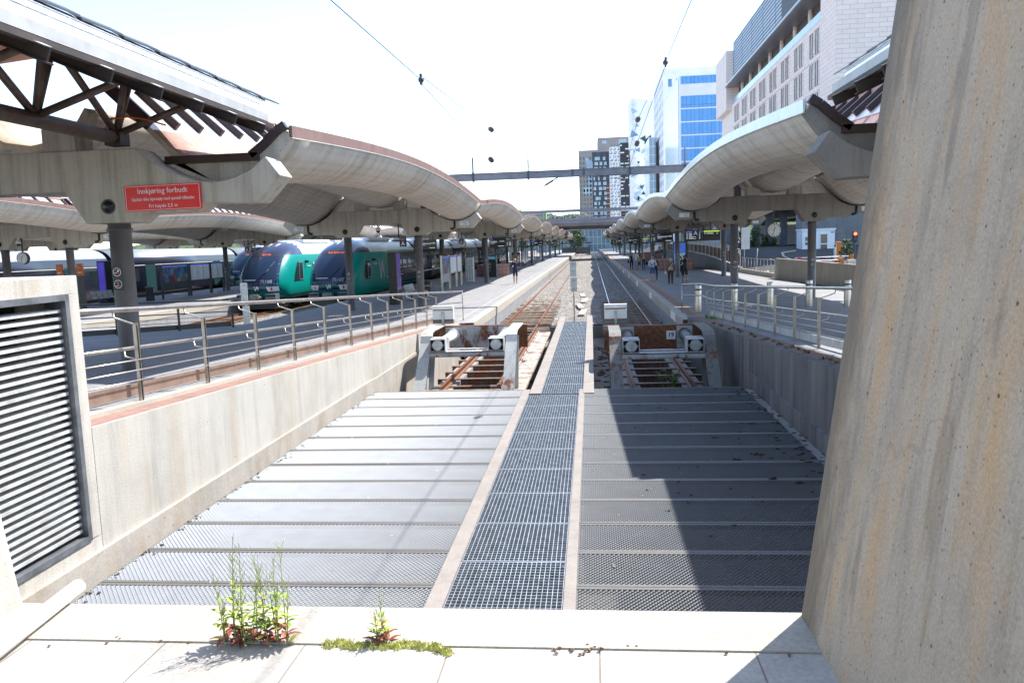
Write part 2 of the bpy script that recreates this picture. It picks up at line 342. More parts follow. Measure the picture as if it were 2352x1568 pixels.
gm=barred(1.04,1.08,.047,.064).mesh('bar_grating',GALV,recalc=False); gm2=barred(.88,1.08,.05,.07).mesh('bar_grating_narrow',GALV,recalc=False)
for k in range(26):
    near=k<12; y=16.4-1.1*(k+1)+1.1 if near else 16.55+1.1*(k-12)
    if near: y=16.42-1.1*(12-k)
    if y+1.08<3.4: continue
    if y>33.2: break
    o=bpy.data.objects.new('walkway_grating',gm if near else gm2); COL.objects.link(o); o.location=(-1.36 if near else -1.11,y,.455 if near else .462)
    tag(o,('wide' if near else 'narrow')+' galvanised bar grating of the centre walkway, '+ORD[k if near else k-12]+(' from the plaza edge' if near else ' beyond the width step'),'walkway grating','bar gratings of the centre walkway')
# dark sheet under the walkway bars, darkening the gaps between them
struct('walkway_tray',MB().box(-1.36,3.43,.18,-.31,16.4,.2).box(-1.12,16.5,.18,-.23,34,.2),plain('dark_tray',(.06,.075,.085),.7,var=.3,scale=2))
# ------------------------------------------------------------ retaining walls and ramps
def ywall(name,x0,x1,y0,y1,zb,m,label,cat,n=40,dz=0.):
    b=MB(); rows=[]
    ys=[y0+(y1-y0)*i/n for i in range(n+1)]
    ring=[[(x0,y,zb),(x1,y,zb),(x1,y,rampz(y)+dz),(x0,y,rampz(y)+dz)] for y in ys]
    b.loft(ring,True,False); return b
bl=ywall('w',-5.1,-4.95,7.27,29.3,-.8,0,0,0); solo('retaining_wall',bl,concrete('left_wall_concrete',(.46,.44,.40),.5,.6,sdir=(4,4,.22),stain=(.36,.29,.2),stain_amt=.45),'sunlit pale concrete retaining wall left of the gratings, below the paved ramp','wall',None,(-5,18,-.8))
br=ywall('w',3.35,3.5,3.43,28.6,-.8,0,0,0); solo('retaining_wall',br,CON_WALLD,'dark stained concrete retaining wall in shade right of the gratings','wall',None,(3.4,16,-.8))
# low plinth course with a joint along the wall foot
solo('wall_plinth',MB().box(-4.95,3.43,-.75,-4.905,17.2,.72).box(-4.95,17.2,-.75,-4.915,29,.70),concrete('left_plinth',(.40,.37,.33),.5,.6,sdir=(2,2,1),stain=(.3,.22,.13),stain_amt=.6),'rough concrete plinth course along the foot of the sunlit left wall','plinth',None,(-4.93,10,-.75))
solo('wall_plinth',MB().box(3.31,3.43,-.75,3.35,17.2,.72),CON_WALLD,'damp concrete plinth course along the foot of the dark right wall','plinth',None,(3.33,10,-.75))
def ramp(name,x0,x1,y0,y1,m,dz=0,n=60,kind='structure'):
    rows=[[(x0,y0+(y1-y0)*j/n,rampz(y0+(y1-y0)*j/n)+dz),(x1,y0+(y1-y0)*j/n,rampz(y0+(y1-y0)*j/n)+dz)] for j in range(n+1)]
    return struct(name,MB().grid(rows,False),m)
ramp('ramp_paving',-30,-5.1,3.4,31,PLAT,-.004)
ramp('ramp_paving',3.5,16,3.4,31,PLAT,-.004)
ramp('red_paver_strip',-5.28,-4.99,7.3,29.3,REDBRICK,.003); ramp('red_paver_strip',3.5,3.85,3.5,29,REDBRICK,.002)
solo('ramp_edge_kerb',ywall('k',-5.42,-5.28,7.3,28.2,1.0 if 0 else .3,0,0,0,dz=.05),CON_LEDGE,'narrow concrete kerb under the left stainless railing','kerb',None,(-5.35,18,.3))
# ------------------------------------------------------------ platforms
def platform(name,x0,x1,y0,y1,edge_l,edge_r,zt=PZ):
    b=MB(); b.box(x0,y0,-.4,x1,y1,zt); o=struct(name,b,PLAT)
    return o
platform('platform',-13.95,-4.42,30.2,330,1,1); platform('platform',3.2,12.3,30.2,330,1,0)
platform('platform',-31.9,-22.35,29,330,1,1); platform('platform',-49.3,-39.75,29,330,1,1)
def edging(xe,s,y0,y1):
    """pale edge blocks with weathering, yellow line set back from the edge"""
    b=MB(); b.box(xe-.02*s,y0,.42,xe+.0*s,y1,PZ+.008); b.box(xe,y0,PZ+.0,xe+.32*s,y1,PZ+.008)
    struct('platform_edge',b,CON_LEDGE)
    struct('edge_paver_strip',MB().box(xe+.325*s,y0,PZ-.05,xe+.68*s,y1,PZ+.005),REDBRICK if s>0 else PLAT)
    struct('yellow_line',MB().box(xe+.72*s,y0,PZ-.05,xe+(.80 if s>0 else .77)*s,y1,PZ+.008),YEL if s>0 else MATS.get('faint_line') or plain('faint_line',(.46,.40,.27),.8,var=.15,scale=6))
edging(-4.42,-1,29.3,330); edging(3.2,1,28.6,330); edging(-22.35,-1,29,330); edging(-13.95,1,44,330)
b=MB(); rr=random.Random(5)
y=31.
while y<150:
    b.box(3.172,y,.44,3.19,y+rr.uniform(1.2,2.2),PZ+.004); y+=rr.uniform(9,13)
struct('white_edge_marks',b,WHITEP)
# ------------------------------------------------------------ tracks
def track(cx,y0,y1,ys0,label,near=False):
    t=thing('railway_track',label,'railway track',(cx,y0,0)); L=y1-y0
    prof=[(-.036,0),(.036,0),(.036,-.035),(.012,-.05),(.012,-.13),(.07,-.15),(.07,-.165),(-.07,-.165),(-.07,-.15),(-.012,-.13),(-.012,-.05),(-.036,-.035)]
    for s in(-.752,.752):
        b=MB(); b.prism([(s+p[0],p[1]-.002) for p in prof],'y',0,L); b.use(1 if 'right of' in label else 0); b.box(s-.03,14.5,-.002,s+.03,L,0.001); b.build('rail',[RAILR,RAILT],t)
    sm=None; y=ys0-y0
    k=0; rest=MB()
    while y<L and k<(170 if near else 60):
        if k<(100 if near else 40):
            if sm is None:
                sm=MB().box(-1.3,-.12,-.3,1.3,.12,-.105).mesh('sleeper',SLEEP,bevel=0)
            o=bpy.data.objects.new('sleeper',sm); COL.objects.link(o); o.parent=t; o.location=(rnd.uniform(-.03,.03),y,rnd.uniform(-.025,.01)); o.rotation_euler=(0,0,rnd.uniform(-.008,.008))
        else: rest.box(-1.3,y-.12,-.3,1.3,y+.12,-.13)
        y+=.6; k+=1
    if near: tag(rest.build('sleepers_beyond',SLEEP,t),None,None,None,'stuff')
    return t
track(-3.22,19.2,330,34.2,'left of the two open tracks, rusty rails in sunlight by the left platform',True)
track(1.75,19.2,330,34.2,'right of the two open tracks, shiny rails in the canopy shade',True)
track(-16.1,33,60,33.5,'rusty track end in front of the right green train')
track(-20.75,33,60,33.5,'rusty track end in front of the left green train')
# cross beams of the open rail trestle
cb=MB()
cb.box(-1.25,-.07,-.42,1.25,.07,-.17); cb.box(-1.25,-.10,-.19,1.25,.10,-.165); cb.box(-1.25,-.10,-.44,1.25,.10,-.42)
cbm=cb.mesh('cross_beam',rusty('trestle_steel',(.17,.145,.125),.45,.1,3))
for cx,wh in((-3.22,'left'),(1.75,'right')):
    for k in range(13):
        o=bpy.data.objects.new('cross_beam',cbm); COL.objects.link(o); o.location=(cx,18.7+1.22*k,0)
        tag(o,'dark rusty steel cross beam under the '+wh+' track, '+ORD[k]+' behind the gratings','beam','steel cross beams under the '+wh+' track')
solo('channel_cover',MB().box(-2.28,18.5,-.19,-1.78,33.6,-.12).box(-2.3,18.5,-.19,-2.27,33.6,-.06),rusty('cover_paint',(.40,.36,.31),.3,0,1.8),'pale rust-stained steel cover strip beside the left track','cover strip',None,(-2,18.5,-.19))
solo('cable_pipe',MB().tube([(-1.62,18,-.2),(-1.6,24,-.17),(-1.66,30,-.2),(-1.6,34,-.18)],.05,8),rusty('pipe_rust',(.4,.27,.2),.8,.1),'thin rusty pipe lying between the left track and the walkway','pipe',None,(-1.6,18,-.2))
# ------------------------------------------------------------ big pillars framing the view, louvred wall
def pillar(x,s,label):
    b=MB(); rows=[]
    z0,z1=1.8,9.5
    ring=lambda z:[(x+s*.133*(z-1.95),3.41,z),(x+s*.133*(z-1.95)+s*.02,.2,z),(x+s*2.3,.2,z),(x+s*2.3,3.41,z)]
    n=10; b.loft([ring(z0+(z1-z0)*i/n) for i in range(n+1)],True,False)
    solo('concrete_pillar',b,CON_PIL if s>0 else CON_WALL,label,'pillar',None,(x,3.4,1.95),bevel=.012)
pillar(.875,1,'huge leaning concrete pillar with ochre streaks at the right edge of the plaza')
pillar(-2.76,-1,'leaning concrete pillar in sunlight at the left edge of the plaza')
t=thing('louvred_wall','pale concrete wall with a big slatted air grille left of the gratings','wall',(-4.95,6.2,0))
b=MB(); b.box(-5.75,3.43,-.75,-4.95,7.27,.86); b.box(-5.75,3.43,3.28,-4.95,7.27,3.45); b.box(-5.75,7.1,.86,-4.95,7.27,3.28); b.box(-5.75,3.43,.86,-5.6,7.1,3.28); b.box(-5.6,3.43,.86,-4.95,3.6,3.28)
b.build('wall',CON_WALL,t,True,bevel=.012)
b=MB()
for (ya,yb,za,zb) in((3.6,7.1,3.22,3.28),(3.6,7.1,.86,.915),(7.04,7.1,.915,3.22)): b.box(-5.15,ya,za,-4.935,yb,zb)
b.build('grille_frame',plain('frame_steel',(.22,.235,.26),.4,.5,var=.2,scale=6),t,True)
b=MB(); n=31
for i in range(n):
    z=.97+i*(2.22/n); b.add([(-5.0,3.6,z),(-5.0,7.03,z),(-5.10,7.03,z+.018),(-5.10,3.6,z+.018),(-4.995,3.6,z+.012),(-4.995,7.03,z+.012),(-5.10,7.03,z+.030),(-5.10,3.6,z+.030)],[(0,1,2,3),(7,6,5,4),(0,4,5,1)])
    b.box(-5.0,3.6,z-.008,-4.985,7.03,z+.022)
b.build('louvre',GALVP,t,True,recalc=False)
b=MB(); b.box(-5.5,3.6,.93,-5.45,7.03,3.2); b.build('grille_back',BLK,t,True)
solo('white_pipe',MB().tube([(-2.48,2.7,2.0),(-2.555,3.53,2.0)],.036,12),WHITEP,'short white painted half pipe lying across the plaza edge at lower left','pipe',None,(-2.5,3,1.95))
# ------------------------------------------------------------ platform canopies
Y0=13.1; BAY=24.0
def YB(k): return Y0+BAY*k
_h=[(2.28,5.40),(2.5,5.18),(2.86,4.98),(3.26,4.83),(3.57,4.79),(3.93,4.83),(4.24,4.96),(4.50,5.17),(4.72,4.86),(4.3,4.44),(3.38,4.47),(3.2,4.33),(2.3,4.33),(2.12,4.19),(1.3,4.19),(.95,4.73)]
BEAM=_h+[(-u,z) for u,z in reversed(_h)]
SEC=[(1.75,6.0),(2.0,5.85),(2.2,5.64),(2.5,5.31),(2.9,5.0),(3.2,4.86),(3.5,4.81),(3.85,4.85),(4.15,4.98),(4.4,5.19),(4.62,5.5)]
SEC=[(u*1.022,z) for u,z in SEC]; CU=1.7
def arch(t): return .5*math.sin(PI*t)
SIGNRED=plain('sign_red',(.80,.008,.010),.35,var=.03); TXT=plain('white_lettering',(.85,.85,.85),.5,var=.02); SIGNDK=plain('sign_dark',(.02,.035,.04),.4); RED=plain('red_slash',(.55,.03,.03),.5)
def no_sign(b,x,y,z,w=.17):
    """two prohibition plates, one above the other, facing the camera"""
    for dz,kind in((0,0),(-.205,1)):
        zc=z+dz; b.use(0); b.box(x-w/2,y-.008,zc-.1,x+w/2,y,zc+.1)
        b.use(1); b.disc((x,y-.009,zc),.072,20,.003,'y',.009)
        if kind==0: b.box(x-.045,y-.012,zc-.02,x+.02,y-.009,zc-.008); b.ball((x+.02,y-.01,zc+.02),.02,.003,.02)
        else: b.box(x-.04,y-.012,zc-.035,x+.03,y-.009,zc-.025); b.bar((x+.02,y-.0105,zc-.03),(x-.005,y-.0105,zc+.04),.003,.01,(0,1,0))
        b.use(2); b.obox((x,y-.014,zc),(.045,0,-.045),(0,.002,0),(.006,0,.006))
def hv_sign(b,x,y,z):
    b.use(0); b.box(x-.22,y-.012,z-.1,x+.22,y,z+.1); b.use(1); 
    for e in((x-.2,z-.085,x+.2,z-.079),(x-.2,z+.079,x+.2,z+.085)): b.box(e[0],y-.014,e[1],e[2],y-.012,e[3])
    b.text('HØGSPENNING',.052,(x+.045,y-.014,z+.03),sx=.8); b.text('LIVSFARE',.052,(x+.045,y-.014,z-.04),sx=.8)
    b.use(2); b.bar((x-.15,y-.014,z+.07),(x-.17,y-.014,z-.01),.004,.02,(0,1,0)); b.bar((x-.165,y-.014,z),(x-.15,y-.014,z-.07),.004,.016,(0,1,0))
def canopy_portal(cx,k,label,group,hv=0):
    y=YB(k); g=rampz(y); t=thing('canopy_portal',label,'canopy portal',(cx,y,g),0,group)
    b=MB(); b.prism([(cx+u,z) for u,z in BEAM],'y',y-.3,y+.3)
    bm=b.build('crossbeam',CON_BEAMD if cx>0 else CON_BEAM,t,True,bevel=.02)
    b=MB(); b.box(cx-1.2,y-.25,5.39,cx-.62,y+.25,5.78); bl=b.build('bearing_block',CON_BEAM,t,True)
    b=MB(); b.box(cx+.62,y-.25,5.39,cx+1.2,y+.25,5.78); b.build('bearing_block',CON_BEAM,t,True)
    for s in(-1,1):
        x=cx+s*CU
        b=MB(); b.lathe([(.205,g),(.205,g+.04),(.18,g+.05),(.18,4.06),(.21,4.07),(.21,4.1),(.185,4.11),(.185,4.2)],x,y,20)
        c=b.build('column',STEELD,t,True)
        if k<5:
            b=MB(); no_sign(b,x+(0),y-.186,g+1.72); b.build('prohibition_sign',[SIGNDK,TXT,RED],c,True)
        b=MB(); b.disc((x+s*.02,y-.302,4.46),.125,20,.01); b.ball((x+s*.02,y-.30,4.46),.105,.06,.105,12,8); b.build('loudspeaker',BLK,t,True)
        if k==0: continue
        b=MB(); b.tube([(cx+s*3.5,y-.32,4.78),(cx+s*3.5,y-.32,4.5),(cx+s*3.45,y-.32,4.44),(cx+s*3.3,y-.32,4.42)],.05,8); b.build('drain_pipe',BLK,t,True)
        if hv and s in(hv if isinstance(hv,tuple) else (hv,)):
            b=MB(); hv_sign(b,cx+s*3.95,y-.301,4.66); b.build('warning_sign',[WHITEP,SIGNDK,RED],bm,True)
    return t
def sweep(cx,s,y0,y1,t0,t1,n):
    und=[];top=[]
    for i in range(n+1):
        q=i/n; y=y0+(y1-y0)*q; a=arch(t0+(t1-t0)*q)
        und.append([(cx+s*u,y,z+a) for u,z in SEC]); top.append([(cx+s*(u+(.0 if j<len(SEC)-1 else -.02)),y,z+a+.13) for j,(u,z) in enumerate(SEC)])
    return und,top
def canopy_shell(cx,k,s,label,group,fas,n=20,end=False):
    y0=YB(k)+(.32 if end else 0); y1=YB(k+1); t=thing('canopy_trough',label,'canopy roof',(cx+s*3.5,(y0+y1)/2,4.8),0,group)
    und,top=sweep(cx,s,y0,y1,.02 if end else 0,1,n)
    b=MB(); rings=[u+list(reversed(tp)) for u,tp in zip(und,top)]; b.loft(rings,True,True)
    # top side of the trough is a pink membrane
    m=b.mesh('trough_shell',[CON_SHELL,PINK],(cx+s*3.5,(y0+y1)/2,4.8))
    w=len(SEC)
    for p in m.polygons:
        if p.normal.z>.25: p.material_index=1
    o=bpy.data.objects.new('trough_shell',m); COL.objects.link(o); o.parent=t
    b=MB(); rows=[]
    for r in und:
        x,y,z=r[-1]; rows.append([(x-s*.02,y,z+.0),(x+s*.025,y,z+.0),(x+s*.03,y,z+.2),(x-s*.03,y,z+.2)])
    b.loft(rows,True,False); b.build('edge_flashing',fas,t,True)
    b=MB()
    b.loft([[(x-s*.03,y,z-.012),(x+s*.028,y,z-.012),(x+s*.028,y,z+.003),(x-s*.03,y,z+.003)] for x,y,z in [r[-1] for r in und]],True,False); b.build('drip_trim',GALVP,t,True)
    # dark joint line on top of the beam
    if not end:
        b=MB(); b.loft([[(x,y0-.03,z-.012),(x,y0+.03,z-.012),(x,y0+.03,z+.02),(x,y0-.03,z+.02)] for x,y,z in und[0]],True,False); b.build('joint_seal',BLK,t,True)
    else:
        yy=y0-.02; poly=[(cx+s*u,z+.02) for u,z in SEC if 2.5<=u]; a=[(cx+s*4.62,5.68),(cx+s*4.3,5.42),(cx+s*4.05,5.2),(cx+s*2.55,5.2)]
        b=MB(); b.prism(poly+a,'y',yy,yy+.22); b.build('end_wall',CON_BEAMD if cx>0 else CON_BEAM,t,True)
        b=MB(); pts=[(4.66,5.74),(4.5,5.64),(4.28,5.44),(4.03,5.26)]; P=[Vector((cx+s*u,yy-.03,z)) for u,z in pts]
        for p,q in zip(P,P[1:]): b.bar(p,q,.14,.13,(0,0,1))
        b.box(cx+s*2.5,yy-.1,5.17,cx+s*4.16,yy+.05,5.3); b.build('end_flashing',BRONZE,t,True)
    return t
def main_bay(cx): return cx>-12
def ridge_glazing(cx,k,label,group,detail=False):
    y0=YB(k)+.3; y1=YB(k+1)-.1; t=thing('ridge_glazing',label,'glass roof',(cx,(y0+y1)/2,5.5),0,group)
    n=14
    yfull=y0
    for s in(-1,1):
        y0=yfull+(4.2 if k==0 and s*cx>0 and main_bay(cx) else 0)
        rows=[]
        for i in range(n+1):
            q=i/n; y=y0+(y1-y0)*q; a=arch((y-yfull)/(y1-yfull)); rows.append([(cx+s*2.27,y,5.76+a),(cx+s*1.55,y,6.48+a*.8)])
        b=MB(); r2=[[(x,y,z+.03) for x,y,z in r] for r in rows]; b.loft([r+list(reversed(q)) for r,q in zip(rows,r2)],True,False); b.build('glass_pane',GLZ,t,True)
        m=26 if detail else 22; bb=MB()
        for i in range(m+1):
            q=i/m; y=y0+(y1-y0)*q; a=arch((y-yfull)/(y1-yfull)); p,r=(cx+s*2.24,y,5.86+a),(cx+s*1.52,y,6.56+a*.8)
            if detail: MB().bar(p,r,.09,.22).build('glazing_bar',BRONZE,t,True)
            else: bb.bar(p,r,.07,.16)
        if not detail: bb.build('glazing_bars',BRONZE,t,True)
    y0=yfull
    rows=[]
    for i in range(n+1):
        q=i/n; y=y0+(y1-y0)*q; a=arch(q)*.8
        if k==0 and main_bay(cx) and y<YB(0)+4.2: continue
        rows.append([(cx-1.62,y,6.5+a),(cx+1.62,y,6.5+a),(cx+1.62,y,6.62+a),(cx-1.62,y,6.62+a)])
    MB().loft(rows,True,False).build('lantern_roof',PINK,t,True)
    rows=[]
    for i in range(n+1):
        q=i/n; y=y0+(y1-y0)*q; a=arch(q)*.9
        u=[(-1.15,6.1),(-.9,5.78),(-.5,5.58),(0,5.5),(.5,5.58),(.9,5.78),(1.15,6.1)]
        rows.append([(cx+x,y,z+a) for x,z in u]+[(cx+x*.93,y,z+a+.1) for x,z in reversed(u)])
    MB().loft(rows).build('centre_gutter',CON_SHELL,t,True)
    return t
def bayname(k): return ('in the nearest bay' if k==0 else 'in the '+ORD[k]+' bay from the buffer stops')
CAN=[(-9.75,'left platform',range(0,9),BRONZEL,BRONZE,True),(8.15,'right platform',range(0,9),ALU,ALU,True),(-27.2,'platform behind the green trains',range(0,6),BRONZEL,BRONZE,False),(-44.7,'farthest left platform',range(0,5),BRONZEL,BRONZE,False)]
for cx,wh,ks,fr,fl,main in CAN:
    for k in list(ks)+[ks[-1]+1]:
        if not(k==0 and not main): canopy_portal(cx,k,'concrete crossbeam on two dark columns, '+wh+', '+('nearest' if k==0 else 'farthest' if k>ks[-1] else ORD[k]+' from near end'),'canopy portals, '+wh,(-1,1) if k in(1,2,4) and main else (1 if k==1 else 0))
        if k>ks[-1]: continue
        n=22 if k<2 else 12; bn='nearest' if k==0 else ORD[k]
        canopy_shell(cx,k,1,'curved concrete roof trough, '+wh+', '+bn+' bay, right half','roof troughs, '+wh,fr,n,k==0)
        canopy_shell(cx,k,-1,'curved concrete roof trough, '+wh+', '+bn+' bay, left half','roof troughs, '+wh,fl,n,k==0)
        if k<5: ridge_glazing(cx,k,'ribbed glass roof strip, '+wh+', '+bn+' bay','glass strips, '+wh,main and k==0)
# ------------------------------------------------------------ lattice roof in front of the first crossbeam
SOFF=plain('dark_soffit',(.05,.035,.028),.6,var=.2); WOODY=plain('red_brown_soffit',(.26,.10,.05),.6,var=.25,scale=2); ROOFG=plain('roof_glass_strip',(.66,.68,.69),.2,var=.05)
def lattice_roof(cx,label,ya=-9.5,yb=13.6):
    t=thing('lattice_roof',label,'lattice roof',(cx,yb,5.4))
    prof=[(4.06,6.05),(3.36,6.63),(2.4,7.02),(1.2,7.3),(0,7.4)]
    for s in(-1,1):
        # roof skin
        b=MB(); P=[(cx+s*u,z) for u,z in prof]; lo=[(x,z-.1) for x,z in reversed(P)]
        b.prism(P[1:]+lo[:-1],'y',ya,yb+.6); b.build('roof_skin',WOODY,t,True)
        b=MB(); b.add([(P[0][0],ya,P[0][1]),(P[0][0],yb+.1,P[0][1]),(P[1][0],yb+2.2,P[1][1]),(P[1][0],ya,P[1][1])],[(0,1,2,3)]); nrm=.03
        b.add([(P[0][0],ya,P[0][1]-nrm),(P[0][0],yb+.1,P[0][1]-nrm),(P[1][0],yb+2.2,P[1][1]-nrm),(P[1][0],ya,P[1][1]-nrm)],[(3,2,1,0)]); b.build('glass_strip',ROOFG,t,True)
        for q in(.3,.62):
            x=P[0][0]+(P[1][0]-P[0][0])*q; z=P[0][1]+(P[1][1]-P[0][1])*q+.05
            MB().tube([(x,ya,z),(x,yb+.1+2.1*q,z)],.013,6).build('glazing_rod',GALV,t,True)
        b=MB(); x=P[1][0]; z=P[1][1]
        y=ya
        while y<yb+2: b.obox((x+s*.02,y+.45,z+.02),(0,.45,.012),(s*.09,0,-.05),(0.0,0,.015)); y+=.92
        b.build('roof_tiles',DARK,t,True)
        # eave: grey gutter, dark soffit edge
        b=MB(); b.bar((cx+s*4.16,ya,5.94),(cx+s*4.16,yb+.2,5.94),.07,.13); b.bar((cx+s*4.08,ya,6.03),(cx+s*4.08,yb+.2,6.03),.05,.05); b.build('eave_gutter',plain('gutter_zinc',(.46,.455,.44),.5,.3,var=.08) if 'gutter_zinc' not in MATS else MATS['gutter_zinc'],t,True)
        b=MB(); b.bar((cx+s*4.17,ya,5.825),(cx+s*4.17,yb+.4,5.825),.08,.07); b.build('eave_beam',SOFF,t,True)
        b=MB(); b.add([(cx+s*4.1,ya,5.83),(cx+s*4.1,yb,5.83),(cx+s*3.0,yb,6.3),(cx+s*3.0,ya,6.3)],[(0,1,2,3)]); b.build('soffit',SOFF,t,True)
        # purlin stubs, sunlight on their tips painted as white strips
        y=yb-.2
        while y>2:
            p=Vector((cx+s*2.9,y,6.28)); q=Vector((cx+s*4.32,y-.12,5.66))
            d=(q-p).normalized()
            b=MB(); b.bar(p-Vector((0,0,.08)),q-Vector((0,0,.08)),.11,.018); b.bar(p+Vector((0,0,.08)),q+Vector((0,0,.08)),.12,.02); b.bar(p,q,.03,.16)
            b.use(1); b.bar(q-d*.30+Vector((0,0,.094)),q+Vector((0,0,.094)),.115,.008); b.build('purlin_end',[SOFF,WHITEP],t,True); y-=1.08
        # truss: bottom chord, upper chords, web members
        b=MB(); b.tube([(cx+s*1.95,ya,5.62),(cx+s*1.95,12.95,5.58)],.115,12); ch=b.build('bottom_chord',BROWNST,t,True)
        MB().tube([(cx+s*2.3,ya,6.62),(cx+s*2.3,yb,6.56)],.085,8).build('upper_chord',BROWNST,t,True)
        yn=12.85
        while yn>0:
            n=(cx+s*1.95,yn,5.64)
            for q in((2.3,yn,6.58),(2.3,yn-1.85,6.58),(3.4,yn+.05,6.12),(2.42,yn-.35,6.58)):
                if q[1]>yb: continue
                MB().tube([n,(cx+s*q[0],q[1],q[2])],.058,8).build('web_member',BROWNST,t,True)
            MB().box(cx+s*1.95-.14,yn-.14,5.45,cx+s*1.95+.14,yn+.14,5.66).build('node_plate',SOFF,t,True) if yn>12 else 0
            yn-=1.95
    return t
lattice_roof(-9.75,'brown tubular lattice roof with a pale glass edge above the nearest left crossbeam')
b=MB(); b.tube([(-7.95,12.72,5.66),(-7.75,12.66,5.86),(-7.45,12.66,5.88),(-7.15,12.66,5.82),(-6.85,12.7,5.72)],.016,6); solo('orange_cable',b,plain('cable_orange',(.6,.14,.02),.5),'loose orange cable looped round the lattice node on the nearest left crossbeam','cable',None,(-7.4,12.7,5.7))
lattice_roof(8.15,'brown tubular lattice roof edge showing beside the big right pillar')
for cx in(-9.75,8.15): canopy_portal(cx,-1,'concrete crossbeam on two columns behind the viewer, '+('left' if cx<0 else 'right'),'canopy frames behind the viewer')
# red notice on the first crossbeam
b=MB(); b.box(-7.71,12.77,4.365,-6.38,12.795,4.785); b.use(1)
for e in((-7.69,4.378,-6.40,4.384),(-7.69,4.766,-6.40,4.772)): b.box(e[0],12.766,e[1],e[2],12.77,e[3])
for e in(-7.69,-6.406): b.box(e,12.766,4.378,e+.006,12.77,4.772)
b.text('Innkjøring forbudt',.128,(-7.045,12.768,4.685),sx=.93); b.text('Gjelder ikke kjøretøy med spesiell tillatelse',.078,(-7.045,12.768,4.555),sx=.8); b.text('Fri høyde 2,5 m',.085,(-7.045,12.768,4.44),sx=.93)
b.v=[(x,y,z+(x+7.045)*.008) for x,y,z in b.v]
solo('notice_sign',b,[SIGNRED,TXT],'red rectangular notice with three lines of white text on the nearest left crossbeam','sign',None,(-7.05,12.78,4.57),recalc=False)
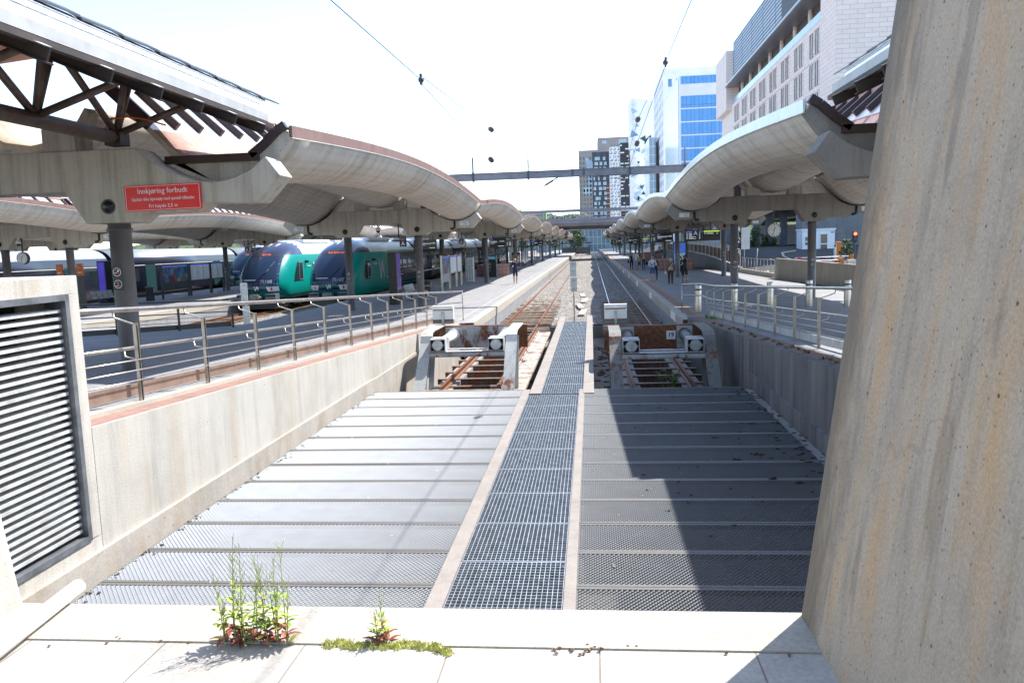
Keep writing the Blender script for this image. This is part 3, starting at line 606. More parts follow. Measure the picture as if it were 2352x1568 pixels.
# ------------------------------------------------------------ buffer stops
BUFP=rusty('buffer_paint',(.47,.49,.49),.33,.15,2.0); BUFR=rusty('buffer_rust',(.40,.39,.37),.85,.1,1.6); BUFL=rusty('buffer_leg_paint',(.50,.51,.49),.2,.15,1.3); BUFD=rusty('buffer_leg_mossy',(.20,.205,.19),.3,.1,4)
def buffer_stop(cx,yb,label,legs,number):
    """yb: rear face of the buffer boxes; the plate stands 2.5 m beyond"""
    t=thing('buffer_stop',label,'buffer stop',(cx,yb,-.3)); W=lambda b,n,m,p=t,bv=0: b.build(n,m,p,True,bv)
    yp=yb+2.45
    b=MB(); b.box(cx-1.36,yp,.70,cx+1.36,yp+.14,1.32); b.box(cx-1.37,yp-.02,1.32,cx+1.37,yp+.18,1.345); b.box(cx-1.36,yp-.01,.69,cx-1.33,yp+.16,1.33); b.box(cx+1.33,yp-.01,.69,cx+1.36,yp+.16,1.33); W(b,'impact_plate',BUFR,bv=.006)
    b=MB(); b.box(cx-.55,yp-.03,.70,cx+.56,yp,1.33)
    for x in(-.28,.28):
        for z in(.92,1.08): b.disc((cx+x,yp-.03,z),.02,8,.015)
    W(b,'centre_plate',BUFR if number else rusty('centre_plate_paint',(.45,.48,.49),.45,.15,1.7))
    for s in(-1,1):
        b=MB(); b.box(cx+s*.77-.21,yp-.025,.71,cx+s*.77+.21,yp-.002,1.315)
        for x in(-.15,0,.15):
            for z in(.79,1.2): b.disc((cx+s*.77+x,yp-.025,z),.022,8,.02)
        W(b,'bolted_plate',GALV)
        bx=cx+s*.755
        bb=MB(); bb.box(bx-.2,yb,1.235,bx+.2,yb+.22,1.255); bb.box(bx-.2,yb+.30,1.235,bx+.2,yb+.62,1.255); bb.box(bx-.2,yb,.93,bx+.2,yb+.62,.95)
        for e in(-.2,.185): bb.box(bx+e,yb,.95,bx+e+.015,yb+.62,1.235)
        bb.box(bx-.2,yb+.6,.95,bx+.2,yb+.62,1.235); bb.box(bx-.185,yb+.1,1.06,bx+.185,yb+.13,1.12); bx_o=W(bb,'buffer_housing',BUFP)
        b=MB(); b.tube([(bx,yb+.0,1.1),(bx,yb+.08,1.1)],.135,24); b.tube([(bx,yb-.012,1.1),(bx,yb,1.1)],.016,8); W(b,'end_disc',GALV if number else GALVP,bx_o)
        b=MB(); b.box(bx-.184,yb+.2,.951,bx+.184,yb+.25,1.23); W(b,'dark_lining',BLK,bx_o)
        b=MB(); b.tube([(bx,yb+.62,1.1),(bx,yp-.02,1.1)],.125,16); b.tube([(bx,yp-.12,1.1),(bx,yp-.02,1.1)],.17,16); W(b,'cylinder',BUFD if number else WHITEP)
        lx=cx+s*1.12
        b=MB(); path=[(yp-.1,1.40),(yb+.95,1.41),(yb+.62,1.385),(yb+.42,1.30),(yb+.30,1.12),(yb-1.25,-.42)]
        rings=[[(lx-.145,y,z),(lx+.145,y,z),(lx+.145,y+.0,z-.03),(lx-.145,y+.0,z-.03)] if i<2 else [(lx-.145,y,z),(lx+.145,y,z),(lx+.145,y+.03,z-.012),(lx-.145,y+.03,z-.012)] for i,(y,z) in enumerate(path)]
        b.loft(rings,True,False); lg=W(b,'leg',legs)
        b=MB(); b.prism([(yb+.9,1.38),(yb+.66,1.355),(yb+.46,1.27),(yb+.34,1.1),(yb-1.18,-.42),(yb+.2,-.42),(yb+.95,1.2)],'x',lx-.012,lx+.012); W(b,'web_plate',legs,lg)
        b=MB(); b.obox((lx,yb+.575,.4),(.145,0,0),(0,.012,0),(0,.37,.81)); W(b,'rear_flange',legs,lg)
    b=MB(); b.box(cx-.98,yb+.02,.80,cx+.98,yb+.05,.925); b.box(cx-.98,yb+.02,.905,cx+.98,yb+.28,.925); b.box(cx-.55,yb+.40,.93,cx+.55,yb+.56,.95); b.box(cx-.98,yb+.02,.79,cx+.98,yb+.2,.81); W(b,'crossmember',BUFP)
    b=MB(); b.box(cx-1.0,yb-.95,-.08,cx+1.0,yb-.93,.09); b.box(cx-1.0,yb-.95,.075,cx+1.0,yb-.80,.09); b.box(cx-1.0,yb-.95,-.09,cx+1.0,yb-.80,-.075); W(b,'foot_beam',rusty('foot_beam_rust',(.34,.29,.22),.35,.1,2))
    for s in(-.75,.75):
        b=MB(); b.obox((cx+s,yb-.6,-.02),(.09,0,0),(0,.3,.03),(0,-.005,.05)); b.box(cx+s-.13,yb-.42,-.02,cx+s+.13,yb-.2,.05); W(b,'rail_clamp',rusty('clamp_rust',(.3,.3,.3),.4,.2,4))
    sx=cx-1.04
    b=MB(); b.box(sx-.3,yp-.03,1.42,sx+.3,yp+.13,1.50); b.use(1); b.box(sx-.3,yp,1.54,sx+.3,yp+.14,1.80); b.box(sx-.3,yp-.04,1.83,sx+.3,yp+.14,1.93); b.use(2); b.box(sx-.29,yp+.01,1.5,sx+.29,yp+.13,1.54); b.box(sx-.28,yp-.02,1.8,sx+.28,yp+.13,1.83); b.use(3); b.box(sx-.035,yp-.05,1.36,sx+.035,yp,1.76)
    W(b,'lamp_board',[BUFD,WHITEP,BUFR,GALV],bv=0)
    if number:
        b=MB(); b.box(cx+.29,yp-.055,.96,cx+.53,yp-.045,1.19); b.use(1); b.text(number,.17,(cx+.41,yp-.058,1.08),bold=True); W(b,'number_plate',[WHITEP,BLK])
    return t
buffer_stop(-3.22,20.0,'grey and rust buffer stop at the end of the sunlit left track',BUFL,None)
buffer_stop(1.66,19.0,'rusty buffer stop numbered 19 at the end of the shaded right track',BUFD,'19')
# ------------------------------------------------------------ stainless railings
def railing(x,s,ys,y0,tail,label,kick):
    """posts at ys on line x, handrail carried outward by s"""
    t=thing('railing',label,'railing',(x,ys[len(ys)//2],rampz(ys[len(ys)//2])))
    for y in ys:
        g=rampz(y)+(.05 if x<0 else .0); b=MB(); b.box(x-.012,y-.03,g,x+.012,y+.03,g+.92); b.box(x-.035,y-.012,g,x+.012,y+.012,g+.9)
        p=b.build('post',STAIN,t,True)
        b=MB(); b.tube([(x,y,g+.9),(x+s*.26,y-.0,g+.99),(x+s*.28,y,g+1.06)],.011,6); b.build('bracket',STAIN,p,True); MB().tube([(x,y-.04,g+.5),(x+s*.14,y-.04,g+.53),(x+s*.15,y-.04,g+.6)],.010,6).build('lower_bracket',STAIN,p,True)
    Y=[y0]+sorted(ys)+[q[1] for q in tail]
    off=.05 if x<0 else 0
    P=lambda dx,dz,ex=True:[(x+dx,y,rampz(y)+off+dz) for y in ([y0]+sorted(ys))]
    MB().tube(P(s*.28,1.08)+[(a[0],a[1],a[2]) for a in tail],.032,10).build('handrail',STAIN,t,True)
    MB().tube(P(s*.15,.62)+[(a[0],a[1],a[2]-.42) for a in tail],.022,8).build('mid_rail',STAIN,t,True)
    for dz in(.49,.37,.25): MB().tube(P(0.02,dz),.009,6).build('thin_rail',STAIN,t,True)
    b=MB(); ring=[[(x+s*.10,y,rampz(y)+off+.05),(x+s*.12,y,rampz(y)+off+.05),(x+s*.12,y,rampz(y)+off+.2),(x+s*.10,y,rampz(y)+off+.2)] for y in [y0]+sorted(ys)]
    b.loft(ring,True,False); b.build('kick_plate',kick,t,True)
    if tail:
        a=tail[-1]; MB().tube([(a[0],a[1],rampz(a[1])),(a[0],a[1],a[2]+.03)],.02,8).build('end_post',STAIN,t,True)
    return t
railing(-5.35,-1,[8.85,10.5,12.2,13.8,15.5,17.2,18.9,20.5,22.1,23.8,25.4,27.1],7.35,[(-5.4,28.3,1.98),(-4.98,30.4,1.88)],'stainless steel railing with thin rails along the sunlit left ramp',plain('kick_plate_brown',(.36,.25,.2),.45,.5,var=.15))
railing(4.05,1,[28.7,27.0,25.2,23.45,21.6,19.93,18.15,16.43,14.7,12.9,11.1,9.3],7.5,[(4.0,30.0,1.93),(3.45,31.2,1.86)],'stainless steel railing with thin rails along the shaded right ramp',GALVP)
t=thing('railing','dark painted railing round the track ends in front of the green trains','railing',(-15,25,1))
fp=[(-13.9,29.6),(-14.9,27.4),(-15.9,25.2),(-16.9,23.0),(-17.9,20.8)]
for x,y in fp: MB().box(x-.03,y-.03,rampz(y)-.02,x+.03,y+.03,rampz(y)+.92).build('post',DARK,t,True); 
for dz,r in((1.06,.032),(.62,.02),(.45,.009),(.3,.009)): MB().tube([(x-.1 if dz>1 else x,y,rampz(y)+dz) for x,y in fp],r,8).build('rail',DARK,t,True)
b=MB(); b.loft([[(x-.1,y,rampz(y)+.04),(x-.06,y,rampz(y)+.04),(x-.06,y,rampz(y)+.22),(x-.1,y,rampz(y)+.22)] for x,y in fp],True,False); b.build('kick_plate',DARK,t,True)
# grey cable post beside the left train and small track sign between the open tracks
t=thing('track_sign','grey steel sign post seen from behind, between the two open tracks','sign',(-.86,38,-.1))
MB().tube([(-.86,38,-.12),(-.86,38,2.65)],.03,8).build('post',GALV,t,True)
b=MB(); b.box(-1.01,37.9,2.0,-.71,37.95,2.72); b.build('upper_plate',GALVP,t,True); b=MB(); b.box(-1.0,37.9,1.3,-.7,37.95,1.96); b.build('lower_plate',GALVP,t,True)
for z in(2.6,2.25,1.8,1.4): MB().box(-.93,37.84,z,-.79,37.9,z+.06).build('clamp',GALV,t,True)
t=thing('track_sign','pale grey sign plates on a post in front of the left green train','sign',(-17.6,38,0))
MB().tube([(-18.0,40,-.2),(-18.0,40,2.1)],.04,8).build('post',GALV,t,True); MB().box(-18.2,39.9,.95,-17.84,39.94,2.1).build('plate',GALVP,t,True); MB().box(-18.16,39.9,-.1,-17.8,39.94,.9).build('lower_plate',GALVP,t,True)
b=MB(); rr=random.Random(8)
for i,(x,y) in enumerate([(.05,41),(-.15,45),(.1,49.5),(-.1,54.5)]):
    o=bpy.data.objects.new('cable_cover',MB().box(-.16,-1.6,-.05,.16,1.6,.05).mesh('cable_cover',CON_LEDGE,bevel=.01)); COL.objects.link(o); o.location=(-.55+x,y+1,-.06); o.rotation_euler=(0,.03,rr.uniform(-.08,.08))
    tag(o,'pale concrete cable cover lying in the gravel between the tracks, '+['nearest','second','third','farthest'][i]+' of four','cable cover','concrete cable covers in the gravel')
# red warning plate at the end of the left platform
b=MB(); b.box(-4.445,28.8,.15,-4.42,29.25,.72); b.v=[(-4.90+(x+4.445),y-.1,z) for x,y,z in b.v]; solo('warning_plate',b,SIGNRED,'small red plate on the end of the left retaining wall behind the buffer stop','sign',None,(-4.9,29,.4))
# ------------------------------------------------------------ overhead line
GAN=plain('gantry_steel',(.20,.21,.245),.5,.3,var=.12); INS=plain('insulator_brown',(.10,.075,.07),.3,var=.2)
t=thing('overhead_gantry','grey steel gantry beam spanning both open tracks above the canopies','gantry',(-1.2,40,6.8))
b=MB(); b.box(-8.4,39.85,6.82,7.2,40.15,7.16); b.box(-8.4,39.8,7.14,7.2,40.2,7.165); b.box(-8.4,39.8,6.815,7.2,40.2,6.84); b.build('beam',GAN,t,True)
for x in(-8.3,7.1): MB().box(x-.15,39.85,5.3,x+.15,40.15,6.82).build('gantry_leg',GAN,t,True)
for x in(-5.75,-3.0,1.96,4.6): MB().box(x-.03,39.78,6.76,x+.03,40.22,7.22).build('clamp',DARK,t,True)
for x in(-5.75,4.6): MB().box(x-.04,39.9,7.16,x+.04,40.0,7.95).build('upright',GAN,t,True)
for x in(-3.0,1.96):
    b=MB(); b.tube([(x,40,7.16),(x,40,7.95)],.025,6)
    for i in range(6): b.lathe([(.02,7.3+i*.075),(.085,7.32+i*.075),(.02,7.345+i*.075)],x,40,10)
    b.tube([(x,40,7.95),(x+.18,40,8.02),(x+.25,40,7.85)],.018,6); b.build('insulator',INS,t,True)
for p,q,e in(((-1.3,40,6.95),(-2.25,40,6.42),(-3.12,40,6.22)),((-.3,40,7.3),(.7,40,6.75),(1.74,40,6.6))):
    MB().tube([p,q],.03,8).build('registration_arm',GAN,t,True); MB().tube([q,e,(e[0],40,e[2]-.12)],.015,6).build('steady_arm',GALV,t,True)
    b=MB()
    for i in range(5):
        c=Vector(p).lerp(Vector(q),.55+i*.08); b.ball(c,.06,.06,.06,8,5)
    b.build('insulator',INS,t,True)
for x in(-.85,-.3): MB().tube([(x,39.83,6.78),(x,39.8,7.2),(x+.06,39.8,7.2),(x+.06,39.83,6.78)],.012,5).build('strap',DARK,t,True)
def sag(p,q,n=10,s=.0): return [tuple(Vector(p).lerp(Vector(q),i/n)-Vector((0,0,s*4*(i/n)*(1-i/n)))) for i in range(n+1)]
def wire(pts,label,ins=(),r=.008,name='overhead_wire'):
    t=thing(name,label,'overhead wire',pts[0]); b=MB()
    for p,q in zip(pts,pts[1:]): b.tube(sag(p,q,4),r,5,False)
    b.build('wire',DARK,t,True)
    for p,d in ins:
        b=MB(); c=Vector(p); d=Vector(d).normalized()
        b.tube([c-d*.2,c-d*.08,c+d*.08,c+d*.2],.05,10); 
        for q in(-.15,0,.15): b.tube([c+d*(q-.015),c+d*(q+.015)],.085,10)
        b.build('insulator',INS,t,True)
wire([(-3.2,-9,6.75),(-3.2,10.24,6.74),(-3.2,15.7,6.82)],'single thin overhead wire passing over the viewer above the left track')
wire([(-3.2,15.7,6.9),(-3.2,26.8,7.4),(-3.0,40,7.95)],'upper carrier wire above the left track ending at the gantry insulator',[((-3.2,26.8,7.4),(0,11,.5))])
wire([(-3.2,15.7,6.75),(-3.2,26.5,6.39),(-3.1,40,6.1),(-3.2,90,5.9),(-3.2,150,5.9)],'lower contact wire above the left track',[((-3.2,26.5,6.39),(0,11,-.4))])
b=MB(); b.box(-3.22,15.62,6.73,-3.18,15.72,6.93); b.ball((-3.2,15.67,6.82),.06); solo('wire_clamp',b,DARK,'dark clamp where the left overhead wire divides in two','wire clamp',None,(-3.2,15.67,6.8))
wire([(1.7,-9,7.4),(1.7,13.7,7.42),(1.7,18.2,7.42)],'single thin overhead wire over the right track beside the big pillar')
wire([(1.7,18.2,7.48),(1.7,28.4,7.72),(1.96,40,7.95)],'upper carrier wire above the right track ending at the gantry',[((1.7,28.4,7.72),(0,10,.3))])
wire([(1.7,18.2,7.36),(1.7,29.1,7.0),(1.74,40,6.5),(1.75,90,5.9),(1.75,150,5.9)],'lower contact wire above the right track',[((1.7,29.1,7.0),(0,10,-.4))])
b=MB(); b.box(1.68,18.12,7.33,1.72,18.26,7.52); b.ball((1.7,18.2,7.42),.06); solo('wire_clamp',b,DARK,'dark clamp where the right overhead wire divides in two','wire clamp',None,(1.7,18.2,7.42))
for i,y in enumerate((88,128,176,222)):
    t=thing('overhead_gantry','slim grey gantry with masts far down the tracks, '+ORD[i+1]+' of five','gantry',(-1,y,0),0,'gantries down the tracks')
    MB().box(-9,y-.15,6.9,8.5,y+.15,7.2).build('beam',GAN,t,True)
    for x in(-3.0,2.0): MB().tube([(x,y,6.9),(x+.6,y,6.2),(x-.2,y,6.0)],.03,6).build('registration_arm',GAN,t,True)
# ------------------------------------------------------------ background: hill, city blocks, bridge
STONE=bricks('pale_stone_cladding',(.86,.77,.72),(.81,.72,.67),(.56,.5,.47),1.7,.55,.03,rot=(PI/2,0,0),grime=.25); STONES=bricks('pale_stone_cladding_side',(.86,.77,.72),(.81,.72,.67),(.56,.5,.47),1.7,.55,.03,rot=(PI/2,PI/2,0),grime=.25)
WIN=glass_mat('window_glass',(.06,.07,.085)); WINB=glass_mat('blue_window_glass',(.10,.26,.50),.12); WINL=glass_mat('pale_sky_glass',(.40,.55,.66),.15)
WHITEB=plain('white_facade',(.84,.85,.87),.6,var=.05,scale=.2); GREYB=plain('grey_panel',(.21,.215,.225),.7,var=.1,scale=.3)
def block(name,label,x0,x1,y0,y1,z0,z1,m,cat='building'):
    t=thing(name,label,cat,((x0+x1)/2,y0,z0)); t['_']=0; del t['_']; MB().box(x0,y0,z0,x1,y1,z1).build('wall',m,t,True); return t
def rects(t,face,at,items,m,name='window',d=.25,frame=None):
    """face 'y': at y=at facing the viewer, items (x0,x1,z0,z1); face 'x': at x=at facing left, items (y0,y1,z0,z1)"""
    for a0,a1,z0,z1 in items:
        b=MB()
        if face=='y': b.box(a0,at-.06,z0,a1,at+d,z1)
        else: b.box(at-.06,a0,z0,at+d,a1,z1)
        mm=[m]
        if frame:
            mm=[m,frame]; b.use(1); mid=(a0+a1)/2
            for q0,q1,r0,r1 in((a0-.12,a0,z0,z1),(a1,a1+.12,z0,z1),(a0-.12,a1+.12,z1,z1+.15),(mid-.05,mid+.05,z0,z1)):
                if face=='y': b.box(q0,at-.16,r0,q1,at+d,r1)
                else: b.box(at-.16,q0,r0,at+d,q1,r1)
        b.build(name,mm,t,True)
# stone office building beside the station
t=thing('office_building','big pale stone office building with louvred top floor at right','building',(30,108,6))
b=MB(); b.box(30,107.6,7,60,188,31); b.build('wall',STONES,t,True)
b=MB(); b.box(29.4,101,7,60,107.6,50); b.build('wing_wall',STONE,t,True); b=MB(); b.box(29.3,101.02,7,29.4,107.6,50); b.build('wing_side',STONES,t,True)
b=MB(); b.box(28.8,175,30,40,188.5,42); b.build('corner_tower',STONES,t,True)
b=MB(); b.box(31.4,107.6,31,60,188,34.6); b.build('recessed_storey',plain('recess_dark',(.05,.045,.045),.6),t,True)
b=MB(); b.box(29.96,107.6,31,30.04,175,32.0); b.build('terrace_glass',WINL,t,True)
LOUV=bricks('louvre_glass',(.48,.58,.68),(.44,.54,.64),(.08,.09,.11),9.5,.62,.12,rot=(PI/2,PI/2,0),bump=.05,grime=.2,offset=0)
b=MB(); b.box(30.2,107.6,35,60,174.9,43.5); b.build('louvred_storey',LOUV,t,True)
b=MB(); b.box(30.1,118,36,30.2,132,43); b.build('dark_grille',plain('grille_dark',(.06,.062,.07),.6),t,True)
b=MB(); b.box(28.6,107.6,34.55,31.4,175,34.7); b.box(28.5,107.6,34.6,28.7,175,34.95); b.build('walkway',GALV,t,True)
for i in range(8): MB().cyl(31.2,111+i*8.4,31,34.6,.38,12).build('terrace_column',STONE,t,True)
for r in range(5):
    z=27.0-4.05*r
    rects(t,'x',30.0,[(y+o,y+o+1.9,z,z+3.1) for y in [110.2+i*8.1 for i in range(8)] for o in(0,2.7)],WIN,'window',.3,plain('stone_frame',(.85,.77,.72),.8) if 'stone_frame' not in MATS else MATS['stone_frame'])
b=MB()
for r in range(6): b.box(29.9,107.7,26.35-4.05*r,30.02,175,26.6-4.05*r)
b.build('string_course',MATS['stone_frame'],t,True)
b=MB(); b.box(24.9,98,1,60,101,9.5); b.build('panel_base',bricks('grey_panels',(.20,.205,.215),(.185,.19,.2),(.12,.12,.13),1.2,2.4,.02,rot=(PI/2,0,0),offset=0),t,True)
b=MB(); b.box(20,107.7,6.9,45,150,7.6); b.build('undercroft_slab',DARK,t,True)
COLB=plain('blue_grey_column',(.21,.24,.30),.6,var=.1)
for x,y in((19.8,118),(23.0,115),(24.75,115),(26.45,114),(21.5,130),(24.5,132),(27.5,132)): MB().box(x-.42,y-.42,1.5,x+.42,y+.42,6.9).build('column',COLB,t,True)
b=MB(); b.box(27.4,104,1.2,28.9,107,6.9); 
for i in range(14): b.box(27.4+i*.108,103.95,1.2,27.45+i*.108,104,6.9)
b.build('corrugated_shaft',plain('corrugated_paint',(.45,.48,.52),.5,.2,var=.15),t,True)
# blue glass office
t=block('glass_office','blue glass office block with white floor bands right of the white tower',28.3,48,260,305,0,54,WHITEB)
GB=bricks('blue_curtain_glass',(.16,.42,.80),(.12,.36,.74),(.06,.14,.28),1.25,9,.05,rot=(PI/2,0,0),rough=.12,bump=0,offset=0,grime=.2); GBs=bricks('pale_curtain_glass',(.45,.60,.68),(.40,.56,.66),(.62,.66,.68),1.6,1.9,.12,rot=(PI/2,PI/2,0),rough=.15,bump=0,offset=0,grime=.15)
for i in range(11):
    z=51.8-4.05*i; b=MB(); h=(2.0 if i==0 else 3.6); b.box(28.9,259.85,z-h+ (1.6 if i==0 else 0),41.8,260.2,z+(1.9 if i==0 else 0)); b.build('window_band',GB,t,True)
b=MB(); b.box(41.6,259.7,14,42.0,260.1,44); b.build('corner_fin',DARK,t,True); MB().box(42,259.8,14,48,260.1,44).build('atrium_glass',WINL,t,True)
b=MB(); b.box(28.1,260.5,8,28.3,304.5,53); b.build('side_glazing',GBs,t,True)
# white tower behind
t=block('white_tower','white tower with small square windows behind the blue glass office',29.8,56,330,378,0,70.5,WHITEB)
rects(t,'y',330,[(31.8+3.1*i,33.2+3.1*i,z,z+3.0) for z in(63.5,55.2) for i in range(8)],WINB)
rects(t,'x',29.8,[(333+7.2*j,336+7.2*j,z,z+2.1) for z in [10+3.9*i for i in range(15)] for j in range(6)],plain('window_pale_grey',(.42,.40,.44),.4),'window',.1)
# angular white block with triangular windows
t=thing('angular_block','white angular block with scattered triangular windows','building',(26,400,0))
b=MB(); b.add([(21.2,400,0),(33,400,0),(33,430,0),(21.2,430,0),(20.6,400,72),(33,400,70),(33,430,70),(20.6,430,73)],[(3,2,1,0),(4,5,6,7),(0,1,5,4),(1,2,6,5),(2,3,7,6),(3,0,4,7)]); b.build('wall',WHITEB,t,True)
rr=random.Random(4)
for i in range(34):
    x=rr.uniform(21.6,31); z=rr.uniform(22,69); s=rr.uniform(.9,2.3); a=rr.uniform(0,6.3)
    P=[(x+s*math.cos(a+k*2.1+rr.uniform(-.3,.3)),z+s*math.sin(a+k*2.1)) for k in range(3)]
    if i<22 or x>26: MB().prism(P,'y',399.7,400.1).build('triangular_window',rr.choice([WINL,WINL,WINB,plain('green_glass',(.02,.07,.06),.2) if 'green_glass' not in MATS else MATS['green_glass']]),t,True)
b=MB()
for i in range(22):
    z=20+i*2.3; b.bar((21.0,399.85,z),(23.6,399.85,z+rr.uniform(-2,2)),.08,.12,(0,1,0)); b.bar((21.0,399.85,z),(22.5,399.85,z+3),.08,.12,(0,1,0))
b.build('facade_lines',plain('facade_line_grey',(.5,.55,.6),.6),t,True)
t=block('glass_annex','narrow pale glass block with thin white grid in front of the angular block',25.6,29,352,380,0,47,bricks('annex_glass',(.38,.50,.58),(.32,.46,.56),(.7,.74,.77),1.7,3.6,.16,rot=(PI/2,0,0),rough=.2,bump=0,offset=0,grime=.2)); MB().box(28.4,351.8,0,29.1,352.4,45).build('edge_fin',DARK,t,True)
# black and white pixel facade
t=thing('striped_tower','tower with dashed black and white facade','building',(18,480,0))
PIX=bricks('dashed_dark',(.02,.022,.028),(.02,.022,.028),(.02,.022,.028),3,1.9,.0,rot=(PI/2,0,0),bump=0); 
MB().box(18.2,480,0,24.8,505,60.5).build('dark_wall',plain('black_cladding',(.02,.022,.03),.5),t,True); 0
DW=plain('dash_white',(.72,.75,.78),.5); DG=plain('dash_grey',(.16,.19,.23),.4); b=MB(); b.box(18.2,480.2,0,18.25,480.3,60); b2=MB(); b2.box(12.2,480.5,0,18.19,505,58.5); b2.use(1)
for r in range(28):
    z=58.6-r*2.08; x=18.2
    while x<24.6:
        w=rr.uniform(.8,3.4); 
        if rr.random()<.5: b.box(x,479.8,z,min(24.8,x+w),480.05,z+.75)
        x+=w+rr.uniform(.2,.9)
    x=12.3
    while x<18.0:
        w=rr.uniform(.5,1.8); b2.box(x,480.3,z-.2,min(18.1,x+w),480.55,z+.35); b2.box(x+.4,480.3,z+.7,min(18.1,x+.4+w),480.55,z+1.1); x+=w+rr.uniform(.5,1.1)
b.build('white_dashes',DW,t,True); b2.build('pale_wall',[WHITEB,DG],t,True)
t=thing('dark_block','black apartment block with pale square windows and orange balconies','building',(7,500,0))
MB().box(1.8,500,0,12.8,530,58).build('wall',plain('charcoal_cladding',(.075,.085,.105),.6,var=.3,scale=.4),t,True)
rects(t,'y',500,[(rr.uniform(2.2,8.2),0,13+2.9*i,0) for i in range(15)] and [(x,x+rr.choice([.9,1.6,2.1]),z,z+2.0) for z in [14+3.0*i for i in range(14)] for x in [2.3+rr.uniform(0,1.2)+2.9*j for j in range(3)]],WINL,'window',.1)
rects(t,'y',499.4,[(9.6,12.9,z,z+.35) for z in [4+3.2*i for i in range(11)]],WHITEB,'balcony_slab',.8); rects(t,'y',499.7,[(10.4,12.4,z+.6,z+2.6) for z in [4+3.2*i for i in range(11)]],plain('orange_panel',(.30,.09,.03),.6),'orange_panel',.5)
b=MB(); b.add([(-1.5,496,47),(2.2,498,44),(2.2,500,52),(-2.0,497,55)],[(0,1,2,3)]); b.add([(-1.5,500,47),(2.2,502,44),(2.2,504,52),(-2,501,55)],[(3,2,1,0)]); b.build('glass_balcony',WINL,t,True)
t=thing('brown_tower','brown brick tower with rows of windows left of the dark block','building',(0,560,0))
BRB=bricks('brown_brick_far',(.40,.37,.355),(.36,.33,.32),(.28,.25,.24),.9,.4,.05,rot=(PI/2,0,0)); MB().box(-7.2,560,0,8,590,66).build('wall',BRB,t,True); MB().box(6,560.5,0,27,590,74).build('upper_block',BRB,t,True)
rects(t,'y',560,[(x,x+1.1,z,z+2.0) for z in [10+3.1*i for i in range(17)] for x in(-6.4,-4.2,-2.0,.2)],WIN,'window',.1); rects(t,'y',560,[(-4.4,1.5,36,41.5),(-1,2.2,46,48.5),(-1,2.2,42.5,45)],WINL,'glass_bay',.1)
rects(t,'y',560.5,[(20.5,25.5,69,72.5),(9,12,70,72)],WINL,'penthouse_window',.1)
# glass hall, trees and clutter at the far end of the tracks
t=block('glass_hall','long low pale glass building closing the far end of the tracks',-40,60,345,370,-.2,13,bricks('hall_glass',(.20,.28,.32),(.13,.20,.24),(.40,.44,.47),1.8,3.0,.14,rot=(PI/2,0,0),rough=.25,bump=0,offset=0,grime=.4))
# hill with villas
def hill_h(x): return 62+26*math.exp(-((x-40)/170)**2)+14*math.exp(-((x+150)/160)**2)+5*math.sin(x*.031)+3*math.sin(x*.083)
rows=[]
for j in range(26):
    v=j/25; y=1750+900*v; rows.append([(x,y+rr.uniform(-8,8),(hill_h(x)*math.sin(v*PI/2)**.8-2)*(1 if abs(x)<1200 else .6)+rr.uniform(0,3.2)) for x in range(-1500,901,12)])
struct('hill',MB().grid(rows),cells('hill_woods',[(.03,.055,.02),(.07,.11,.04),(.12,.17,.07),(.05,.08,.035)],.12,.95,1,2))
b=MB()
for i in range(420):
    v=rr.uniform(.1,.93); x=rr.gauss(10,110); y=1750+900*v; z=hill_h(x)*math.sin(v*PI/2)**.8-1; w=rr.uniform(4,8); h=rr.uniform(4,7); b.use(rr.choice([0,0,0,1,2])); b.box(x,y,z,x+w,y+7,z+h); b.use(3); b.prism([(x-.5,z+h),(x+w+.5,z+h),(x+w/2,z+h+2.4)],'y',y-.5,y+7.5)
tag(b.build('hillside_villas',[WHITEB,plain('villa_cream',(.55,.48,.36),.7),plain('villa_red',(.3,.12,.09),.7),plain('roof_grey',(.15,.13,.13),.7)]),None,None,None,'stuff')
b=MB()
for i in range(2600):
    v=rr.uniform(.05,1); x=rr.gauss(0,160); y=1750+900*v; z=hill_h(x)*math.sin(v*PI/2)**.8-1; r=rr.uniform(2.2,4.6); b.use(rr.choice([0,0,1,2])); b.ball((x,y-4,z+r*.6),r,r,r*1.15,5,3)
tag(b.build('hillside_woods',[plain('wood_green_dark',(.03,.06,.025),.9),plain('wood_green',(.06,.10,.035),.9),plain('wood_green_light',(.11,.15,.06),.9)]),None,None,None,'stuff')
# road bridge and green bus
t=thing('road_bridge','grey road bridge crossing above the tracks in the distance','bridge',(0,170,6))
b=MB(); b.prism([(166,7.55),(186,7.55),(186,8.6),(166,8.6)],'x',-70,70); b.build('parapet',plain('bridge_parapet',(.26,.27,.31),.7,var=.12,scale=.4),t,True)
b=MB(); b.prism([(167.5,6.55),(184.5,6.55),(186,7.0),(186,7.55),(166.2,7.55),(166.2,7.0)],'x',-70,70); b.build('deck',concrete('bridge_concrete',(.24,.22,.205),.5,.4),t,True)
for x in [-60+2.4*i for i in range(50)]: MB().box(x-.03,166.0,8.6,x+.03,166.06,9.7).build('railing_post',GALV,t,True)
b=MB(); b.tube([(-60,166.03,9.7),(60,166.03,9.7)],.05,6); b.build('railing_rail',GALV,t,True); MB().tube([(-60,166.03,9.1),(60,166.03,9.1)],.02,5).build('railing_rail',GALV,t,True)
for x in [-6+3*i for i in range(9)]: MB().tube([(x,166,8.7),(x+(1.5 if x%2 else -1.5),166,9.65)],.05,5).build('brace',GALV,t,True)
for x in(-17,16): MB().box(x-.6,172,-.2,x+.6,180,6.6).build('pier',CON_BEAM,t,True)
t=thing('bus','light green city bus driving over the bridge','bus',(-15,171,7.6))
GRN=plain('bus_green',(.25,.52,.06),.35,var=.03)
